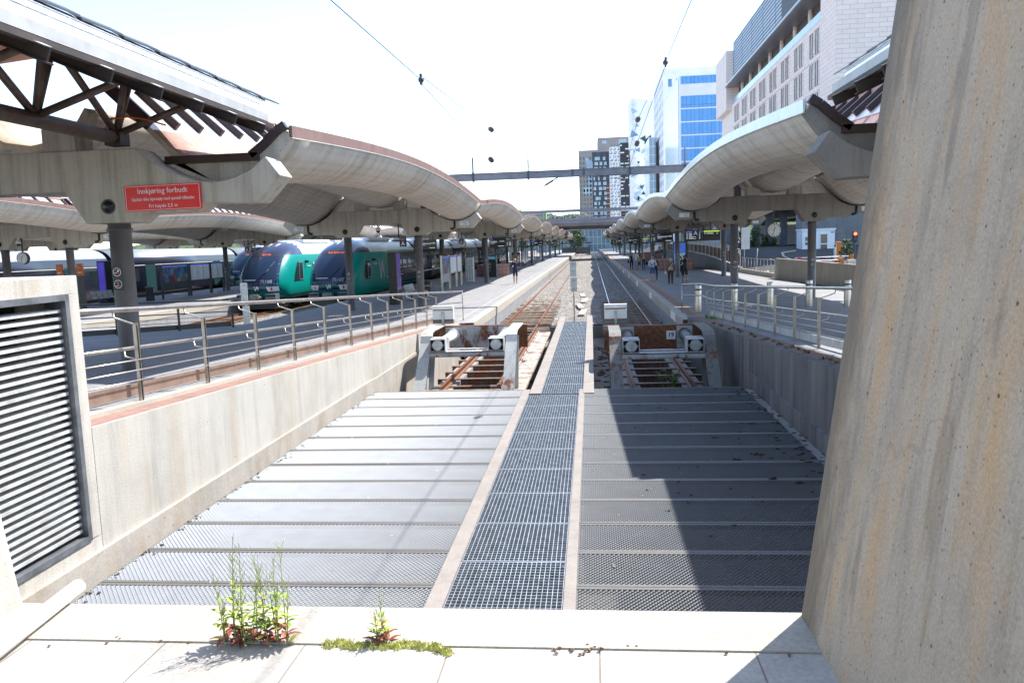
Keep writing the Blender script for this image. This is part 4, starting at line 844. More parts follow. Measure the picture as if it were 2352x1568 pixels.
MB().box(-22,169.6,7.9,-9.2,172.1,10.55).build('body',GRN,t,True,bevel=.12); MB().box(-20,169.9,10.55,-14.5,171.8,10.8).build('roof_unit',GRN,t,True,bevel=.05)
for i in range(6): MB().box(-21.6+2*i,169.56,9.05,-19.8+2*i,169.62,10.1).build('window',glass_mat('bus_glass',(.09,.14,.19)) if 'bus_glass' not in MATS else MATS['bus_glass'],t,True)
MB().box(-9.75,169.56,8.2,-9.4,169.62,10.2).build('door',MATS['bus_glass'],t,True)
for x in(-20,-11.5): MB().disc((x,169.6,8.1),.5,16,.1).build('wheel',BLK,t,True)
# trees
LEAF=[plain('leaf_dark',(.035,.07,.02),.7,var=.3,scale=1),plain('leaf_mid',(.07,.12,.03),.7,var=.3,scale=1),plain('leaf_light',(.13,.19,.05),.7,var=.3,scale=1)]; BARK=plain('bark',(.10,.075,.055),.9,var=.3)
def tree(x,y,z,h,w,label,group=None,n=900,leaf=.16,seed=1,bush=False):
    rr=random.Random(seed); t=thing('shrub' if bush else 'tree',label,'shrub' if bush else 'tree',(x,y,z),0,group)
    b=MB(); th=h*(.12 if bush else .4); b.tube([(0,0,0),(.05*h,.02,th*.6),(0,0,h*.75)],.035*h if not bush else .02*h,7,True,.01*h)
    for k in range(7): a=k*2.4; b.tube([(0,0,th+.06*h*k*.8),(w*.32*math.cos(a),w*.32*math.sin(a),th+.12*h+.07*h*k)],.012*h,5,True,.004*h)
    b.build('trunk',BARK,t); b=MB(); cl=[]
    for k in range(16):
        a=rr.uniform(0,6.3); q=rr.uniform(0,1)**.5*w*.38; zz=rr.uniform(th,h*.93); f=1-.55*abs((zz-th)/(h-th)-.4); cl.append((q*f*math.cos(a),q*f*math.sin(a),zz,rr.uniform(.13,.22)*w))
    for i in range(n):
        c=rr.choice(cl); d=Vector((rr.gauss(0,1),rr.gauss(0,1),rr.gauss(0,1))).normalized()*c[3]*rr.uniform(.5,1.15); p=Vector(c[:3])+d; u=Vector((rr.gauss(0,1),rr.gauss(0,1),rr.gauss(0,1))).normalized(); v=u.cross(d.normalized()+Vector((0,0,.3))).normalized(); s=leaf*rr.uniform(.6,1.4)
        b.use(rr.choice([0,1,1,2])); b.add([p-u*s,p+v*s*.45,p+u*s,p-v*s*.45],[(0,1,2,3)])
    b.build('crown',LEAF,t,recalc=False); return t
for i,(x,y,h,w) in enumerate([(-12,262,9,7),(-5,270,8,7),(15,275,8.5,7),(23,265,9,7),(-22,268,9,8),(9.5,285,7.5,6)]):
    tree(x,y,-.2,h,w,'green street tree beyond the far platform ends, '+['second','third','fourth','fifth','leftmost','most distant'][i]+(' of six' if i<4 else ''),'trees beyond the platform ends',1400,.42,20+i)
# ------------------------------------------------------------ right side: road, ramp, booth
def road_z(x,y):
    s=lambda v:max(0,min(1,v))**2*(3-2*max(0,min(1,v))); return .70+1.55*s((y-58)/42)*s((x-12)/7)
rows=[[(12.3+(60-12.3)*(i/24)**1.6,30+1.5*j,road_z(12.3+(60-12.3)*(i/24)**1.6,30+1.5*j)) for i in range(25)] for j in range(130)]
struct('road',MB().grid(rows),ASPH)
kp=[(18.2,74),(18.6,80),(19.6,85),(21.5,87.5)]; struct('kerb',MB().loft([[(x-.1,y,road_z(x,y)-.1),(x+.12,y+.05,road_z(x,y)-.1),(x+.12,y+.05,road_z(x,y)+.1),(x-.1,y,road_z(x,y)+.1)] for x,y in kp],True,False),CON_LEDGE)
t=thing('ramp_parapet','curved concrete ramp wall topped by a brown railing behind the right platform','ramp wall',(11,78,PZ))
pp=[(9.3,100,2.35,3.5),(9.8,93,2.33,3.5),(10.36,86,2.24,3.45),(10.95,80,2.0,3.35),(11.45,75,1.7,3.12),(11.85,70.5,1.38,2.88),(12.05,67,1.12,2.55)]
b=MB(); b.loft([[(x,y,.6),(x+.3,y,.6),(x+.3,y,z),(x,y,z)] for x,y,z,_ in pp],True,False); b.build('wall',concrete('ramp_wall_concrete',(.27,.26,.245),.5,.5),t,True)
b=MB(); b.loft([[(x+.1,y,z+.12),(x+.14,y,z+.12),(x+.14,y,h-.42),(x+.1,y,h-.42)] for x,y,z,h in pp],True,False); b.build('panel',plain('maroon_panel',(.085,.035,.03),.5),t,True)
for dz in(0,-.13,-.26): MB().tube([(x+.08,y,h+dz) for x,y,z,h in pp],.025,6).build('rail',STAIN,t,True)
for i in range(22):
    f=i/21*5.999+0; k=int(f); f-=k; p=[pp[k][j]+(pp[k+1][j]-pp[k][j])*f for j in range(4)]
    MB().box(p[0]+.03,p[1]-.04,p[2]-.1,p[0]+.1,p[1]+.04,p[3]).build('post',STAIN,t,True)
t=thing('fence','galvanised pipe fence on a low kerb between the ramp and the concrete wall','fence',(12.2,60,PZ))
fx=lambda q:(12.0+.38*q,66.4-10.6*q)
b=MB(); b.loft([[(fx(q)[0]-.1,fx(q)[1],.7),(fx(q)[0]+.12,fx(q)[1],.7),(fx(q)[0]+.12,fx(q)[1],1.08),(fx(q)[0]-.1,fx(q)[1],1.08)] for q in(0,1)],True,False); b.build('kerb',CON_LEDGE,t,True)
for i in range(12): x,y=fx(i/11); MB().tube([(x,y,1.05),(x,y,1.98)],.022,6).build('post',STAIN,t,True)
for z in(1.98,1.15): MB().tube([(*fx(0),z),(*fx(1),z)],.025,6).build('rail',STAIN,t,True)
b=MB(); b.loft([[(x,y,.6),(x+.22,y,.6),(x+.22,y,z),(x,y,z)] for x,y,z in((12.3,55.3,2.1),(12.9,50,2.05),(13.5,44.5,1.98),(14.2,37.5,1.9))],True,False)
solo('concrete_wall',b,concrete('board_wall_concrete',(.37,.34,.285),.5,.6,sdir=(6,6,.3),stain=(.2,.16,.11),stain_amt=.5),'board marked concrete wall at the right edge of the right platform','wall',None,(13,48,.6))
t=thing('guard_booth','small white guard booth with a glazed door beside the road','booth',(24.5,90,2.1)); BW=plain('booth_white',(.84,.87,.90),.4,var=.02)
MB().box(22.9,90,1.3,26.3,92.5,4.05).build('wall',BW,t,True); MB().box(22.8,89.9,4.05,26.4,92.6,4.22).build('roof',BW,t,True); MB().box(24.7,89.95,1.5,25.6,90.0,3.75).build('door',BW,t,True)
for z0,z1 in((1.6,2.5),(2.65,3.6)): MB().box(24.82,89.9,z0,25.48,89.95,z1).build('door_pane',WIN,t,True)
for z0,z1 in((2.95,3.35),(2.5,2.78)): MB().box(23.2,89.94,z0,23.7,90,z1).build('window',WIN,t,True)
MB().box(25.9,89.95,3.72,26.2,90,3.88).build('name_plate',plain('booth_plate_green',(.2,.42,.38),.5),t,True)
t=thing('ticket_machine','tall orange barrier machine beside the guard booth','barrier machine',(20.3,68,1)); ORA=plain('orange_paint',(.62,.17,.01),.4,var=.04)
MB().box(20.0,68,.8,20.42,68.5,2.95).build('body',ORA,t,True,bevel=.03); MB().box(19.88,67.96,1.5,20.0,68.3,2.8).build('white_panel',WHITEP,t,True); MB().box(19.86,67.94,2.55,19.95,68.0,2.75).build('screen',BLK,t,True)
def barrier(x0,x1,y,z,label):
    t=thing('barrier_arm',label,'barrier',(x0,y,z),0,'barrier arms'); MB().tube([(x0,y,z),(x1,y,z+.02)],.045,8).build('arm',WHITEP,t,True); n=5
    for i in range(n): a=x0+(x1-x0)*(i+.25)/n; MB().tube([(a,y,z),(a+.38,y,z)],.047,8).build('red_band',SIGNRED,t,True)
    MB().box(x1-.05,y-.15,.75,x1+.25,y+.15,z+.15).build('barrier_post',ORA,t,True,bevel=.02)
barrier(14.75,18.6,60,1.93,'red and white barrier arm, farther of two, ending in an orange post'); barrier(13.6,17.0,57,1.78,'red and white barrier arm, nearer of two, above the concrete wall')
t=thing('traffic_light','traffic light showing red on a dark post beside the big pillar','traffic light',(18.9,60,.7)); MB().cyl(18.95,60.1,.7,3.3,.05,8).build('pole',DARK,t,True); MB().box(18.77,59.9,2.95,19.1,60.1,3.75).build('housing',BLK,t,True,bevel=.02)
MB().disc((18.93,59.9,3.55),.11,14,.03).build('red_lamp',plain('red_lamp_glow',(1,.06,.03),.3,emit=4),t,True); MB().disc((18.93,59.9,3.2),.1,14,.03).build('green_lamp',plain('green_lamp_off',(.02,.08,.06),.3),t,True)
MB().cyl(17.6,52,.7,6,.16,12); solo('steel_post',MB().cyl(18.2,55,.7,4.6,.17,12),COLB,'blue grey steel post behind the barrier beside the pillar','post',None,(18.2,55,.7))
t=thing('bike_locker','perforated stainless cabinet with bent tubes at the pillar edge','cabinet',(14.4,44,PZ)); MB().box(14.2,44,.95,14.75,44.3,2.75).build('perforated_panel',bricks('perforated_steel',(.45,.44,.42),(.4,.4,.38),(.15,.15,.15),.05,.05,.02,rot=(PI/2,0,0),grime=.2),t,True)
for i in range(4): MB().tube([(13.55+.12*i,42.2,.76),(13.6+.12*i,42.2,1.45),(13.95+.12*i,42.2,1.5)],.025,6).build('tube_rail',STAIN,t,True)
MB().box(13.75,44.6,.8,14.15,44.9,2.2).build('white_box',WHITEP,t,True)
tree(13.9,45.5,2.3,1.0,.9,'small green shrub behind the cabinet at the pillar edge',None,260,.08,77,True)
for i,(x,y,h,w) in enumerate([(19.3,106,3.6,3.0),(21.2,108,3.0,2.4),(24.0,112,1.6,2.6)]): tree(x,y,1.8,h,w,['tall sunlit shrub at the left end of the columns','leafy shrub between the first two blue grey columns','low shrub bed at the foot of the columns'][i],'shrubs among the columns',900,.14,31+i,True)
b=MB(); b.box(25.2,125,2.2,33,125.3,5.2); b.use(1); b.text('It s',1.3,(26.6,124.98,3.6)); solo('hoarding',b,[WHITEB,GREYB],'white hoarding with grey letters between the columns','hoarding',None,(28,125,2.2),recalc=False)
b=MB(); b.box(10.5,96,1.2,15.6,96.2,5.2); solo('banner_wall',b,plain('banner_pale_blue',(.42,.50,.54),.7,var=.25,scale=.6),'pale blue printed hoarding behind the ramp railing','hoarding',None,(13,96,1.2))
t=thing('sign_board','white notice board on a post behind the right platform columns','sign',(13.0,70,.8)); MB().cyl(13.0,70,.7,2.6,.04,8).build('pole',GALV,t,True); MB().box(12.75,69.9,2.55,13.45,69.95,4.4).build('board',WHITEP,t,True)
t=thing('lamp_post','short slanted galvanised post beside the pipe fence','post',(12.7,64,1)); MB().tube([(12.75,64,.9),(12.9,64,2.65)],.04,8).build('post',GALV,t,True); MB().tube([(12.7,64,.8),(12.76,64,1.2)],.09,8).build('collar',GALV,t,True)
# stainless bollards
def bollard(x,y,label):
    g=rampz(y)-.02; t=thing('bollard',label,'bollard',(x,y,g),0,'stainless bollards'); b=MB(); b.lathe([(.13,0),(.13,.93),(.127,.94),(.127,1.03),(.12,1.06),(0,1.07)],0,0,20); b.build('body',STAIN,t); b=MB(); b.lathe([(.132,.86),(.1325,.87),(.1325,.91),(.132,.92)],0,0,20); b.build('dark_band',BLK,t)
for i,(x,y) in enumerate([(4.12,31.6),(5.55,31.9),(7.0,32.3),(8.65,32.9),(9.95,32.3)]): bollard(x,y,'stainless bollard with a dark band, '+['leftmost, by the end post','second from left','middle one','fourth, by the dark column','rightmost, by the pillar'][i])
# ------------------------------------------------------------ trains
TEAL=plain('train_teal',(.003,.245,.215),.3,var=.04,scale=.3,spec=.18); NAVY=plain('train_navy',(.018,.022,.065),.2,var=.05,scale=.3); ROOFW=plain('train_roof',(.62,.65,.67),.4,var=.06,scale=.5); DNAVY=plain('train_side_navy',(.012,.014,.026),.25,var=.08,scale=.3)
WSH=glass_mat('windscreen',(.014,.030,.065),.08,spec=.45); TWIN=glass_mat('train_window',(.02,.025,.03),.05,spec=1); LED=plain('led_orange',(.8,.17,.05),.5,emit=.35); HEADL=plain('headlight',(.65,.68,.72),.15); REDL=plain('tail_lamp',(.55,.03,.02),.2); CREAM=plain('train_white_lettering',(.72,.75,.72),.4)
_zs=[.70,.95,1.2,1.45,1.7,2.0,2.3,2.6,2.9,3.2,3.45,3.7,3.9,4.08,4.22,4.32,4.38]
_yf=[.55,.30,.12,.02,.06,.20,.42,.70,1.02,1.38,1.75,2.2,2.65,3.2,3.8,4.5,5.3]
_wd=[1.40,1.50,1.56,1.59,1.60,1.60,1.60,1.59,1.57,1.52,1.45,1.33,1.18,.99,.76,.5,.22]
def _li(z,T):
    if z<=_zs[0]: return T[0]
    for i in range(len(_zs)-1):
        if z<=_zs[i+1]: f=(z-_zs[i])/(_zs[i+1]-_zs[i]); return T[i]+(T[i+1]-T[i])*f
    return T[-1]
NC=1.75; NE=2.5
def front_y(x,z):
    w=_li(z,_wd); q=min(.999,abs(x)/w); return _li(z,_yf)+NC*(1-(1-q**NE)**(1/NE))
def fgrid(x0,x1,z0,z1,off=.015,nx=10,nz=8,fx=None):
    rows=[]
    for j in range(nz+1):
        z=z0+(z1-z0)*j/nz; a,b=(x0,x1) if fx is None else fx(z)
        r=[]
        for i in range(nx+1):
            x=a+(b-a)*i/nx; r.append((x,front_y(x,z)-off,z))
        rows.append(r)
    back=[[(x,y+off*1.6,z) for x,y,z in r] for r in rows]
    b=MB(); b.grid(rows); return b
def sgrid(s,y0,y1,z0,z1,off=.012,ny=2,nz=5,fy=None):
    rows=[]
    for j in range(nz+1):
        z=z0+(z1-z0)*j/nz; a,b=(y0,y1) if fy is None else fy(z); rows.append([(s*(_li(z,_wd)+off),a+(b-a)*i/ny,z) for i in range(ny+1)])
    return MB().grid(rows)
def vy(b,c,h,ax,up,t=.02,out=(0,-.004,0)):
    """two-letter mark VY drawn from bars; ax, up: unit vectors"""
    c,ax,up,out=Vector(c),Vector(ax),Vector(up),Vector(out)
    P=lambda u,v:c+ax*u*h+up*v*h+out
    for p,q in(((-.62,.5),(-.42,-.5)),((-.42,-.5),(-.28,-.5)),((-.28,-.5),(-.04,.5)),((.02,.5),(.12,-.12)),((.12,-.12),(.3,-.12)),((.3,-.12),(.34,.5)),((.34,.5),(.36,-.5))): b.bar(P(*p),P(*q),h*.15,.006,tuple(out.normalized()))
def train(loc,label,number,dest,navy,L,cars,sunlit_logo):
    t=thing('train',label,'train',loc,0,'green trains at the platforms')
    body=[]; n=12
    for z in _zs:
        w=_li(z,_wd); yf=_li(z,_yf); r=[]
        for k in range(n+1):
            th=PI/2*(1-k/n); x=-w*abs(math.sin(th))**(2/NE); y=yf+NC*(1-abs(math.cos(th))**(2/NE)); r.append((x,y,z))
        r2=[(-x,y,z) for x,y,z in reversed(r[:-1])]; ex=[q for q in(4.4,5.2,6.2,7.5) if q>yf+NC+.15]; body.append([(-w,18,z)]+[(-w,yf+NC+(q-yf-NC) if q>yf+NC else yf+NC+.01*j,z) for j,q in reversed(list(enumerate((4.6,6.2,7.5))))]+r+r2+[(w,q if q>yf+NC else yf+NC+.01*j,z) for j,q in enumerate((4.6,6.2,7.5))]+[(w,18,z)])
    b=MB(); b.loft(body,True,True); m=b.mesh('cab_body',[TEAL,NAVY,ROOFW,DNAVY])
    for p in m.polygons:
        c=p.center
        if c.z>3.57: p.material_index=1 if c.y<4.62 else 2
    o=bpy.data.objects.new('cab_body',m); COL.objects.link(o); o.parent=t
    fgrid(-1.15,1.15,1.14,3.8,.006,16,22,lambda z:(-1.33+.10*abs(z-1.3),1.33-.10*abs(z-1.3))).build('front_mask',NAVY,t,recalc=False)
    fgrid(-1.05,1.05,2.02,3.32,.014,14,10,lambda z:(-1.10+.11*(z-2),1.10-.11*(z-2))).build('windscreen',WSH,t,recalc=False)
    fgrid(-.95,.95,3.36,3.62,.014,12,4,lambda z:(-.98+.1*(z-3.3),.98-.1*(z-3.3))).build('destination_display',BLK,t,recalc=False)
    b=MB(); 
    me=text_mesh(dest,.19,'CENTER',.001); V=[]
    for v in me.vertices: x=v.co.x+.1; z=3.49+v.co.y*.9; V.append((x,front_y(x,z)-.03,z))
    b.add(V,[list(p.vertices) for p in me.polygons]); b.build('destination_text',LED,t,recalc=False)
    b=MB(); me=text_mesh(number,.27,'CENTER',.001,True); V=[]
    for v in me.vertices: x=v.co.x*1.05+.6; z=1.83+v.co.y; V.append((x,front_y(x,z)-.03,z))
    b.add(V,[list(p.vertices) for p in me.polygons]); b.build('number_lettering',CREAM,t,recalc=False)
    b=MB(); vy(b,(0.06,front_y(0,1.43)-.035,1.43),.25,(1,0,0),(0,-.1,1)); b.build('front_logo',CREAM,t)
    for s in(-1,1):
        f=fgrid(0,1,1.22,1.52,.02,6,3,lambda z:(s*.62+s*.25*(1.52-z),s*1.28)); 
        f.build('headlight',HEADL,t,recalc=False); fgrid(0,1,1.28,1.46,.03,3,2,lambda z:(s*.86,s*.95)).build('tail_lamp',REDL,t,recalc=False)
        fgrid(0,1,4.02,4.2,.02,3,2,lambda z:(s*.18,s*.34)).build('roof_lamp',HEADL,t,recalc=False)
        b=MB(); x=s*.92
        for i in range(5): b.box(x-.34,-.12+.02*i,.66+.085*i,x+.34,.45,.73+.085*i)
        b.box(x-.33,-.06,.64,x+.33,.6,1.08); b.build('bumper_block',plain('bumper_grey',(.13,.135,.15),.5) if 'bumper_grey' not in MATS else MATS['bumper_grey'],t)
        MB().box(s*1.3-.12,.75,.42,s*1.3+.12,.95,.56).build('step',GALVP,t)
    MB().box(-.78,.5,3.86,.78,.6,3.9) ; fgrid(-.5,.5,3.98,4.24,.012,6,3).build('lamp_panel',DARK,t,recalc=False)
    b=MB(); b.box(-.24,-.5,.68,.24,.3,1.06); b.box(-.17,-.62,.72,.2,-.48,1.0); b.tube([(.1,-.5,.95),(.42,-.35,.9),(.4,-.1,.8)],.04,6); b.box(.2,-.56,.8,.36,-.3,1.02); b.build('coupler',plain('coupler_grey',(.22,.21,.2),.5,.4,var=.2) if 'coupler_grey' not in MATS else MATS['coupler_grey'],t)
    b=MB(); b.loft([[(-1.42,.42,.66),(1.42,.42,.66),(1.42,2.4,.66),(-1.42,2.4,.66)],[(-1.0,.35,.12),(1.0,.35,.12),(1.1,2.2,.12),(-1.1,2.2,.12)]],True,False); b.build('cowcatcher',BLK,t)
    b=MB(); b.tube([(.1,front_y(.1,1.98)-.05,1.98),(.45,front_y(.45,2.35)-.05,2.35),(.62,front_y(.62,2.6)-.06,2.6)],.018,5); b.tube([(.45,front_y(.45,2.3)-.06,2.3),(.8,front_y(.8,3.05)-.05,3.05)],.014,5); b.build('wiper',BLK,t)
    fgrid(-.85,-.05,1.93,1.97,.03,6,1).build('mask_trim',CREAM,t,recalc=False)
    side=1
    sgrid(1,0,0,1.72,2.95,.014,2,8,lambda z:(2.35+.62*(z-1.72)**1.5,4.05)).build('cab_side_window',TWIN,t,recalc=False)
    b=MB(); 
    for y0,y1,z0,z1 in((3.35,3.39,1.8,2.9),(4.0,4.05,1.78,2.95),(3.35,4.05,2.9,2.95),(3.35,4.05,1.78,1.82)): b.box(1.6,y0,z0,1.63,y1,z1)
    b.build('cab_window_frame',GALV,t)
    MB().tube([(1.55,4.7,2.95),(1.78,4.65,2.95)],.09,8).build('camera_pod',BLK,t)
    # first car beyond the cab: navy side panel, logo, windows
    if navy: sgrid(1,9.0,17.95,.75,3.5,.008,1,8).build('side_panel',DNAVY,t,recalc=False)
    b=MB(); vy(b,(1.625,6.9,2.25),1.25 if not navy else 1.15,(0,1,0),(0,0,1),out=(.006,0,0)); b.build('side_logo',CREAM if sunlit_logo else plain('side_logo_shaded',(.6,.66,.64),.4),t)  # logo copy with shade put into its colour, duller than the sunlit white
    b=MB(); b.box(1.6,4.9,2.62,1.615,5.65,2.68); b.build('white_stripe',CREAM,t); MB().box(1.6,8.2,1.62,1.615,13,1.68).build('white_stripe',CREAM,t)
    for y in(9.3,11.6,13.2,14.9,16.4): sgrid(1,y,y+1.15,1.95,2.95,.016,1,4).build('side_window',TWIN,t,recalc=False)
    sgrid(1,12.9,12.95,.8,3.3,.014,1,5)
    b=MB(); b.box(-1.2,3.0,.2,1.2,5.8,.7)
    for y in(3.4,5.2):
        for s in(-1,1): b.tube([(s*.68,y,.43),(s*.82,y,.43)],.42,14)
    b.build('bogie',BLK,t)
    b=MB(); b.box(-1.1,7.5,.3,1.1,16,.72); b.build('underfloor_box',BLK,t)
    b=MB(); b.box(-.95,6.3,4.2,.95,12,4.45); b.box(-.9,13.5,4.25,.9,17,4.42); b.build('roof_equipment',ROOFW,t,bevel=.05)
    b=MB(); b.tube([(0,13,4.45),(.1,12.2,5.0),(-.1,13,5.55)],.03,5); b.tube([(-.7,13,5.6),(.7,13,5.6)],.03,5); b.build('pantograph',BLK,t)
    for c in range(cars):
        y0=18.6+18.4*c; y1=y0+17.8; sec=[(w*(1),z) for z,w in zip(_zs,_wd)]
        cc=MB(); ring=lambda y:[(x,y,z) for x,z in sec]+[(-x,y,z) for x,z in reversed(sec)]
        cc.loft([ring(y0),ring(y1)],True,True); m=cc.mesh('car_body',[DNAVY if navy else TEAL,ROOFW])
        for p in m.polygons:
            if p.center.z>3.5 and abs(p.normal.y)<.5: p.material_index=1
        o=bpy.data.objects.new('car_body',m); COL.objects.link(o); o.parent=t
        g=MB().box(-1.35,y0-.75,.8,1.35,y0+.1,3.9).build('gangway',BLK,t)
        b=MB(); b.box(-1.1,y0+.6,.15,1.1,y1-.6,.74); b.build('underframe',BLK,t)
        for q in range(7):
            y=y0+1.0+2.35*q
            if q in(2,5):
                d=sgrid(1,y,y+1.35,.95,3.2,.016,1,5).build('door',DNAVY if navy else NAVY,t,recalc=False); sgrid(1,y+.15,y+.58,1.6,3.0,.026,1,4).build('door_pane',TWIN,d,recalc=False); sgrid(1,y+.77,y+1.2,1.6,3.0,.026,1,4).build('door_pane',TWIN,d,recalc=False)
            else: sgrid(1,y,y+1.6,1.95,2.95,.016,1,4).build('side_window',TWIN,t,recalc=False)
        MB().box(1.585,y0+.2,1.6,1.615,y1-.2,1.66).build('white_stripe',CREAM,t); MB().box(-.8,y0+3,4.25,.8,y0+9,4.5).build('roof_equipment',ROOFW,t,bevel=.05)
    return t
train((-16.1,47.6,0),'teal train 75107 with navy nose standing in shade at the left platform','75107','R22 Rakkestad',True,18,4,False)
train((-20.8,47.8,0),'bright teal train 75108 in sunlight behind the shaded train','75108','R23 Ski',False,18,3,True)
train((-33.7,74,0),'teal train nose far left behind the timetable boards','75103','R14',True,18,3,False)
t=thing('train','long dark navy train with silver roof behind the farthest benches','train',(-37.9,40,0))
sec=[(w,z) for z,w in zip(_zs,_wd)]
for c in range(5):
    y0=36+22*c; ring=lambda y:[(-37.9+x,y,z-.1) for x,z in sec]+[(-37.9-x,y,z-.1) for x,z in reversed(sec)]
    b=MB(); b.loft([ring(y0),ring(y0+21.4)],True,True); o=b.build('car_body',[DNAVY,plain('silver_roof',(.3,.32,.34),.4) if 'silver_roof' not in MATS else MATS['silver_roof']],t,True)
    for p in o.data.polygons:
        if p.center.z>3.7 and abs(p.normal.y)<.5: p.material_index=1
    MB().box(-39.2,y0+.5,.1,-36.6,y0+21,.7).build('underframe',BLK,t,True)
    for q in range(7):
        y=y0+1.2+2.95*q
        if q in(1,5): MB().box(-36.33,y,.75,-36.27,y+1.5,3.0).build('door',plain('door_dark_green',(.015,.05,.05),.3) if 'door_dark_green' not in MATS else MATS['door_dark_green'],t,True)
        else: MB().box(-36.33,y,1.7,-36.29,y+2.0,2.7).build('side_window',TWIN,t,True)
    MB().box(-36.33,y0+.2,2.95,-36.285,y0+21.2,2.99).build('white_stripe',CREAM,t,True)
# ------------------------------------------------------------ platform furniture
FACE=plain('clock_face',(.68,.70,.68),.4,var=.02); SCR=plain('screen_dark',(.010,.014,.03),.25); SCRB=plain('screen_blue_band',(.05,.07,.35),.4,emit=.5); SCRG=plain('screen_green_band',(.30,.42,.03),.4,emit=.6); STXT=plain('screen_text',(.55,.6,.6),.5,emit=.35); OTXT=plain('orange_lettering',(.55,.25,.05),.5); NAVS=plain('sector_sign_blue',(.012,.018,.07),.4); SPOR=plain('track_sign_grey',(.045,.05,.045),.4)
def clock(x,y,z,r,top,label):
    t=thing('platform_clock',label,'clock',(x,y,z),0,'platform clocks'); MB().box(x-.03,y-.03,z+r,x+.03,y+.03,top).build('hanger',DARK,t,True)
    MB().tube([(x,y-.09,z),(x,y+.09,z)],r,28).build('case',DARK,t,True); b=MB(); b.disc((x,y-.092,z),r*.93,28,.006)
    b.use(1)
    for k in range(12): a=k*PI/6; b.bar((x+r*.68*math.sin(a),y-.101,z+r*.68*math.cos(a)),(x+r*.86*math.sin(a),y-.101,z+r*.86*math.cos(a)),r*(.1 if k%3==0 else .05),.004,(0,1,0))
    for a,l,w in((R(17),.5,.09),(R(198),.78,.07)): b.bar((x-.12*r*math.sin(a),y-.103,z-.12*r*math.cos(a)),(x+r*l*math.sin(a),y-.103,z+r*l*math.cos(a)),r*w,.004,(0,1,0))
    b.use(2); a=R(300); b.bar((x,y-.106,z),(x+r*.7*math.sin(a),y-.106,z+r*.7*math.cos(a)),r*.03,.004,(0,1,0)); b.build('dial',[FACE,BLK,RED],t,True)
clock(8.15,36.95,3.85,.31,4.74,'round station clock hanging under the nearest right crossbeam'); clock(-9.85,61,3.83,.33,4.74,'round station clock half hidden by a sector sign on the left platform')
clock(-27.9,37,3.75,.3,4.74,'round station clock at far left above the louvred wall'); clock(-26.9,61,3.95,.3,4.74,'round station clock behind the bright teal train nose')
def sector(x,y,z,letter,label,small=False,top=4.4):
    t=thing('sector_sign',label,'sign',(x,y,z),0,'sector signs'); k=.7 if small else 1; MB().box(x-.22*k,y,z+.2*k,x-.17*k,y+.05,top).build('hanger',DARK,t,True)
    b=MB(); b.box(x-.16*k,y-.02,z-.2*k,x+.16*k,y+.03,z+.2*k); b.use(1); b.text(letter,.26*k,(x,y-.023,z-.06*k),bold=True); b.text('Sektor',.085*k,(x,y-.023,z+.145*k)); b.use(2); b.text('Sector',.075*k,(x,y-.023,z+.075*k)); b.build('plate',[NAVS,TXT,OTXT],t,True)
sector(4.85,38,3.9,'A','dark blue Sektor A sign hanging over the right platform',top=4.5); sector(-8.7,36.7,3.88,'A','dark blue Sektor A sign between the two nearest left columns',top=4.75); sector(-9.4,58,3.98,'A','dark blue Sektor A sign in front of the left platform clock',top=4.6)
sector(-8.1,85,3.55,'B','dark blue Sektor B sign right of the track 18 display',top=4.3); sector(-10.2,78,3.5,'B','dark blue Sektor B sign left of the track 18 display',top=4.3); sector(-25.7,58,3.95,'A','dark blue Sektor A sign left of the bright teal train',top=4.6)
def display(x0,x1,y,z0,z1,num,dest,tm,left,label):
    t=thing('track_display',label,'display',((x0+x1)/2,y,z0),0,'track displays'); h=z1-z0; w=(x1-x0)*.27
    a0,a1=(x0,x0+w) if left else (x1-w,x1); c0,c1=(a1+.02,x1) if left else (x0,a0-.02)
    for x in(x0+.25,x1-.25): MB().box(x-.03,y,z1,x+.03,y+.06,4.45).build('hanger',DARK,t,True)
    b=MB(); b.box(a0,y,z0,a1,y+.2,z1); b.use(1); b.text(num,h*.55,((a0+a1)/2,y-.003,z0+h*.33)); b.text('Spor',h*.2,((a0+a1)/2,y-.003,z0+h*.83)); b.use(2); b.text('Track',h*.18,((a0+a1)/2,y-.003,z0+h*.65)); b.build('track_number',[SPOR,TXT,OTXT],t,True)
    b=MB(); b.box(c0,y,z0,c1,y+.2,z1); b.use(1); b.text(dest,h*.24,(c0+.08,y-.003,z0+h*.6),align='LEFT'); b.text(tm,h*.22,(c1-.08,y-.003,z0+h*.62),align='RIGHT'); b.box(c1-.55,y-.004,z0+.1,c1-.12,y-.001,z0+.13); b.box(c0+.08,y-.004,z0+h*.42,c0+.4,y-.001,z0+h*.45); b.use(2); b.box(c0+.08,y-.004,z0+h*.8,c0+.26,y-.001,z0+h*.9); b.build('screen',[SCR,STXT,SCRB],t,True)
display(-7.6,-5.92,60,3.42,4.17,'18','Halden','13:14',False,'track 18 display showing Halden at 13:14 over the left platform'); display(4.33,6.03,60,3.40,4.10,'19','Rakkestad','14:00',True,'track 19 display showing Rakkestad at 14:00 over the right platform')
display(-13.4,-11.66,60,3.46,4.2,'17','Rakkestad','13:00',True,'track display showing Rakkestad at 13:00 beside the shaded train'); display(-7.6,-5.92,107,3.36,4.05,'18','Halden','13:14',False,'smaller more distant track 18 display'); display(4.4,6.1,107,3.25,3.95,'19','Rakkestad','14:00',True,'smaller more distant track 19 display')
display(-7.7,-6.1,155,3.3,4.0,'18','Halden','13:14',False,'most distant track 18 display'); display(4.7,6.3,155,3.3,4.0,'19','Rakkestad','14:00',True,'most distant track 19 display')
display(-26.2,-24.2,60,3.3,4.05,'15','','',True,'track 15 display left of the bright teal train nose')
